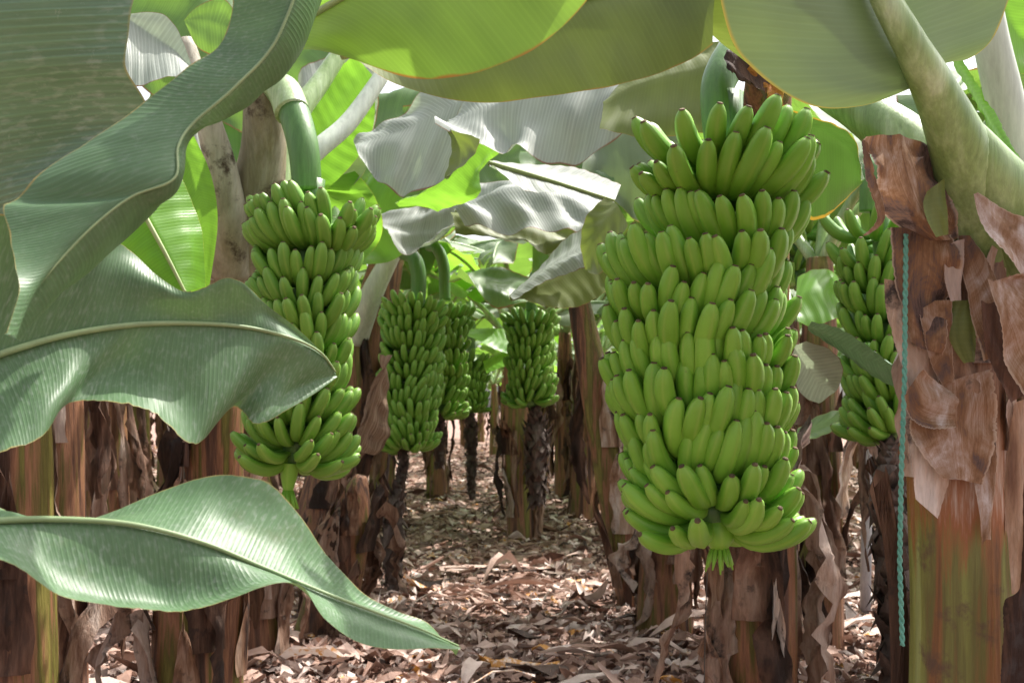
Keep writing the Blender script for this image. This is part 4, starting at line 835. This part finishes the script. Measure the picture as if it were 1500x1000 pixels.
mleaf(P3, [(170, 10), (230, 40), (300, 60), (380, 120)], [(180, -60), (250, -60), (330, -20), (400, 60)], [(160, 60), (210, 120), (280, 150), (360, 180)], 4.5, 'crown', 98, ripple=.08)
mleaf(P3, [(380, 130), (420, 90), (480, 60), (560, 50)], [(370, 80), (420, 30), (490, 10), (570, 0)], [(400, 180), (450, 160), (510, 130), (570, 120)], 5.2, 'crown', 99, ripple=.08)
mleaf(P3, [(430, 290), (480, 260), (540, 250), (600, 270)], [(430, 200), (490, 180), (550, 180), (610, 220)], [(440, 400), (500, 380), (560, 350), (610, 320)], 6.5, 'crown', 100, ripple=.12)
mleaf(P4, [(590, 210), (640, 225), (700, 235), (760, 230)], [(590, 150), (650, 160), (710, 170), (770, 180)], [(590, 290), (650, 300), (710, 300), (770, 280)], 4.4, 'crown', 101, ripple=.08)
mleaf(P4, [(780, 370), (840, 350), (880, 330), (930, 320)], [(780, 300), (840, 290), (880, 270), (930, 260)], [(780, 430), (840, 420), (890, 410), (930, 400)], 6.4, 'crown', 102, ripple=.1)
P6, ax6 = plant(1200, 4.6, 'brown trunk right of the largest bunch beside the metal pole', h=1.8, r=.105, seed=13, leaves=4, dress=9, hang=3, dirs=[1.0, 2.0, .2, 5.6])
mleaf(P6, [(1165, 440), (1190, 425), (1215, 430), (1240, 455)], [(1168, 405), (1195, 395), (1225, 402), (1242, 450)], [(1168, 470), (1190, 478), (1215, 470), (1240, 460)], 3.9, 'young', 86, label='rounded bright green leaf right of the bunch')
mleaf(P6, [(1183, 478), (1225, 500), (1270, 525), (1318, 545)], [(1185, 485), (1225, 515), (1270, 550), (1316, 572)], [(1188, 472), (1230, 480), (1275, 505), (1320, 542)], 2.9, 'ribbed', 87, label='grey leaf crossing in front of the bunch behind the rope')
mleaf(P6, [(1166, 505), (1180, 530), (1200, 560), (1222, 575)], [(1160, 520), (1162, 545), (1175, 575), (1200, 588)], [(1180, 500), (1215, 512), (1236, 535), (1230, 565)], 3.0, 'silver', 88, flip=True, label='white curled leaf flap against the right side of the bunch')
mleaf(P6, [(1165, 640), (1190, 628), (1215, 618), (1245, 606)], [(1168, 628), (1190, 615), (1220, 606), (1245, 603)], [(1168, 645), (1195, 640), (1222, 628), (1245, 609)], 3.6, 'crown', 89)
P7, ax7 = plant(1345, 3.9, 'brown trunk hidden behind the nearest right-hand trunk', h=1.9, r=.12, seed=16, leaves=4, dress=10, hang=4, dirs=[.8, 1.8, .1, 5.5])
P8, ax8 = plant(22, 2.75, 'reddish brown trunk at the lower left edge', h=1.5, r=.105, seed=18, leaves=0, dress=7, hang=2, mat=M_trunk)
P9, ax9 = plant(278, 3.45, 'dark shaggy stump close behind the lowest left leaf', h=.95, r=.13, seed=20, leaves=0, dress=12, hang=3)
P10, ax10 = plant(152, 5.2, 'pale brown trunk in the left background', h=1.8, r=.13, seed=22, leaves=3, dress=8, hang=3, dirs=[1.0, 2.0, 2.8])
P11, ax11 = plant(88, 3.7, 'orange-brown trunk second from the left edge', h=1.7, r=.09, seed=24, leaves=2, dress=6, hang=3, dirs=[2.0, 3.2])
P12, ax12 = plant(372, 4.4, 'dark stem wrapped in dead leaves below the left-hand bunch', h=.95, r=.12, seed=26, leaves=0, dress=9, hang=4)
P13, ax13 = plant(470, 4.9, 'short brown stem leaning under the left-hand bunch', h=.78, r=.13, seed=28, leaves=0, dress=9, hang=4, lean=.2)
P14, ax14 = plant(975, 5.0, 'low stem with folded dead leaves under the largest bunch', h=.75, r=.13, seed=30, leaves=0, dress=8, hang=5)
P15, ax15 = plant(1100, 4.2, 'dark stem wrapped in curled leaves below the largest bunch', h=1.2, r=.13, seed=32, leaves=0, dress=9, hang=5)

# ============================================================ far rows: three prototypes and copies
protos = []
for i, (px, d, lb) in enumerate([(860, 10.5, 0), (560, 9.5, 0), (640, 12.5, 0)]):
    p, _ = plant(px, d, 'banana plant with hanging dead leaves in the far rows', h=1.9, r=.12, seed=40+i, leaves=9, dress=5, hang=4, group='distant banana plants in the rows')
    protos.append(p)
def copy_tree(o, parent=None):
    c = o.copy(); col.objects.link(c); c.parent = parent
    for ch in o.children: copy_tree(ch, c)
    return c
spots = []
rr = random.Random(77)
for row, xoff in enumerate((-8.2, -6.0, -4.0, -2.3, 1.1, 2.9, 4.8, 7.0, 9.0)):
    y = 7.0+(row % 3)*.8
    while y < 27:
        x = xoff-.055*y*(1 if abs(xoff) < 3 else 1)+rr.uniform(-.25, .25)
        if abs(x) < .62*y+1.0 and not (y < 9 and -2.6 < x < 1.2): spots.append((x, y))
        y += 2.3 if y < 14 else 3.2
spots += [(-2.9, 27.5), (-1.4, 29), (-.2, 27.8), (1.2, 29.5), (-4.6, 29.5), (3.2, 30), (-2.1, 24.5), (-6, 33), (-4.2, 34.5), (-2.6, 33), (-1.1, 35), (.4, 33.4), (2, 35), (4, 34), (-1.8, 38), (.2, 39), (-3.6, 39), (6, 34.5), (-8, 35)]
for i, (x, y) in enumerate(spots):
    c = copy_tree(protos[i % 3]); c.location = (x, y, 0); c.rotation_euler.z = rr.uniform(0, 6.28); s = rr.uniform(.85, 1.15); c.scale = (s, s, s)
print('plants', len(spots), 'objects', len(bpy.data.objects))
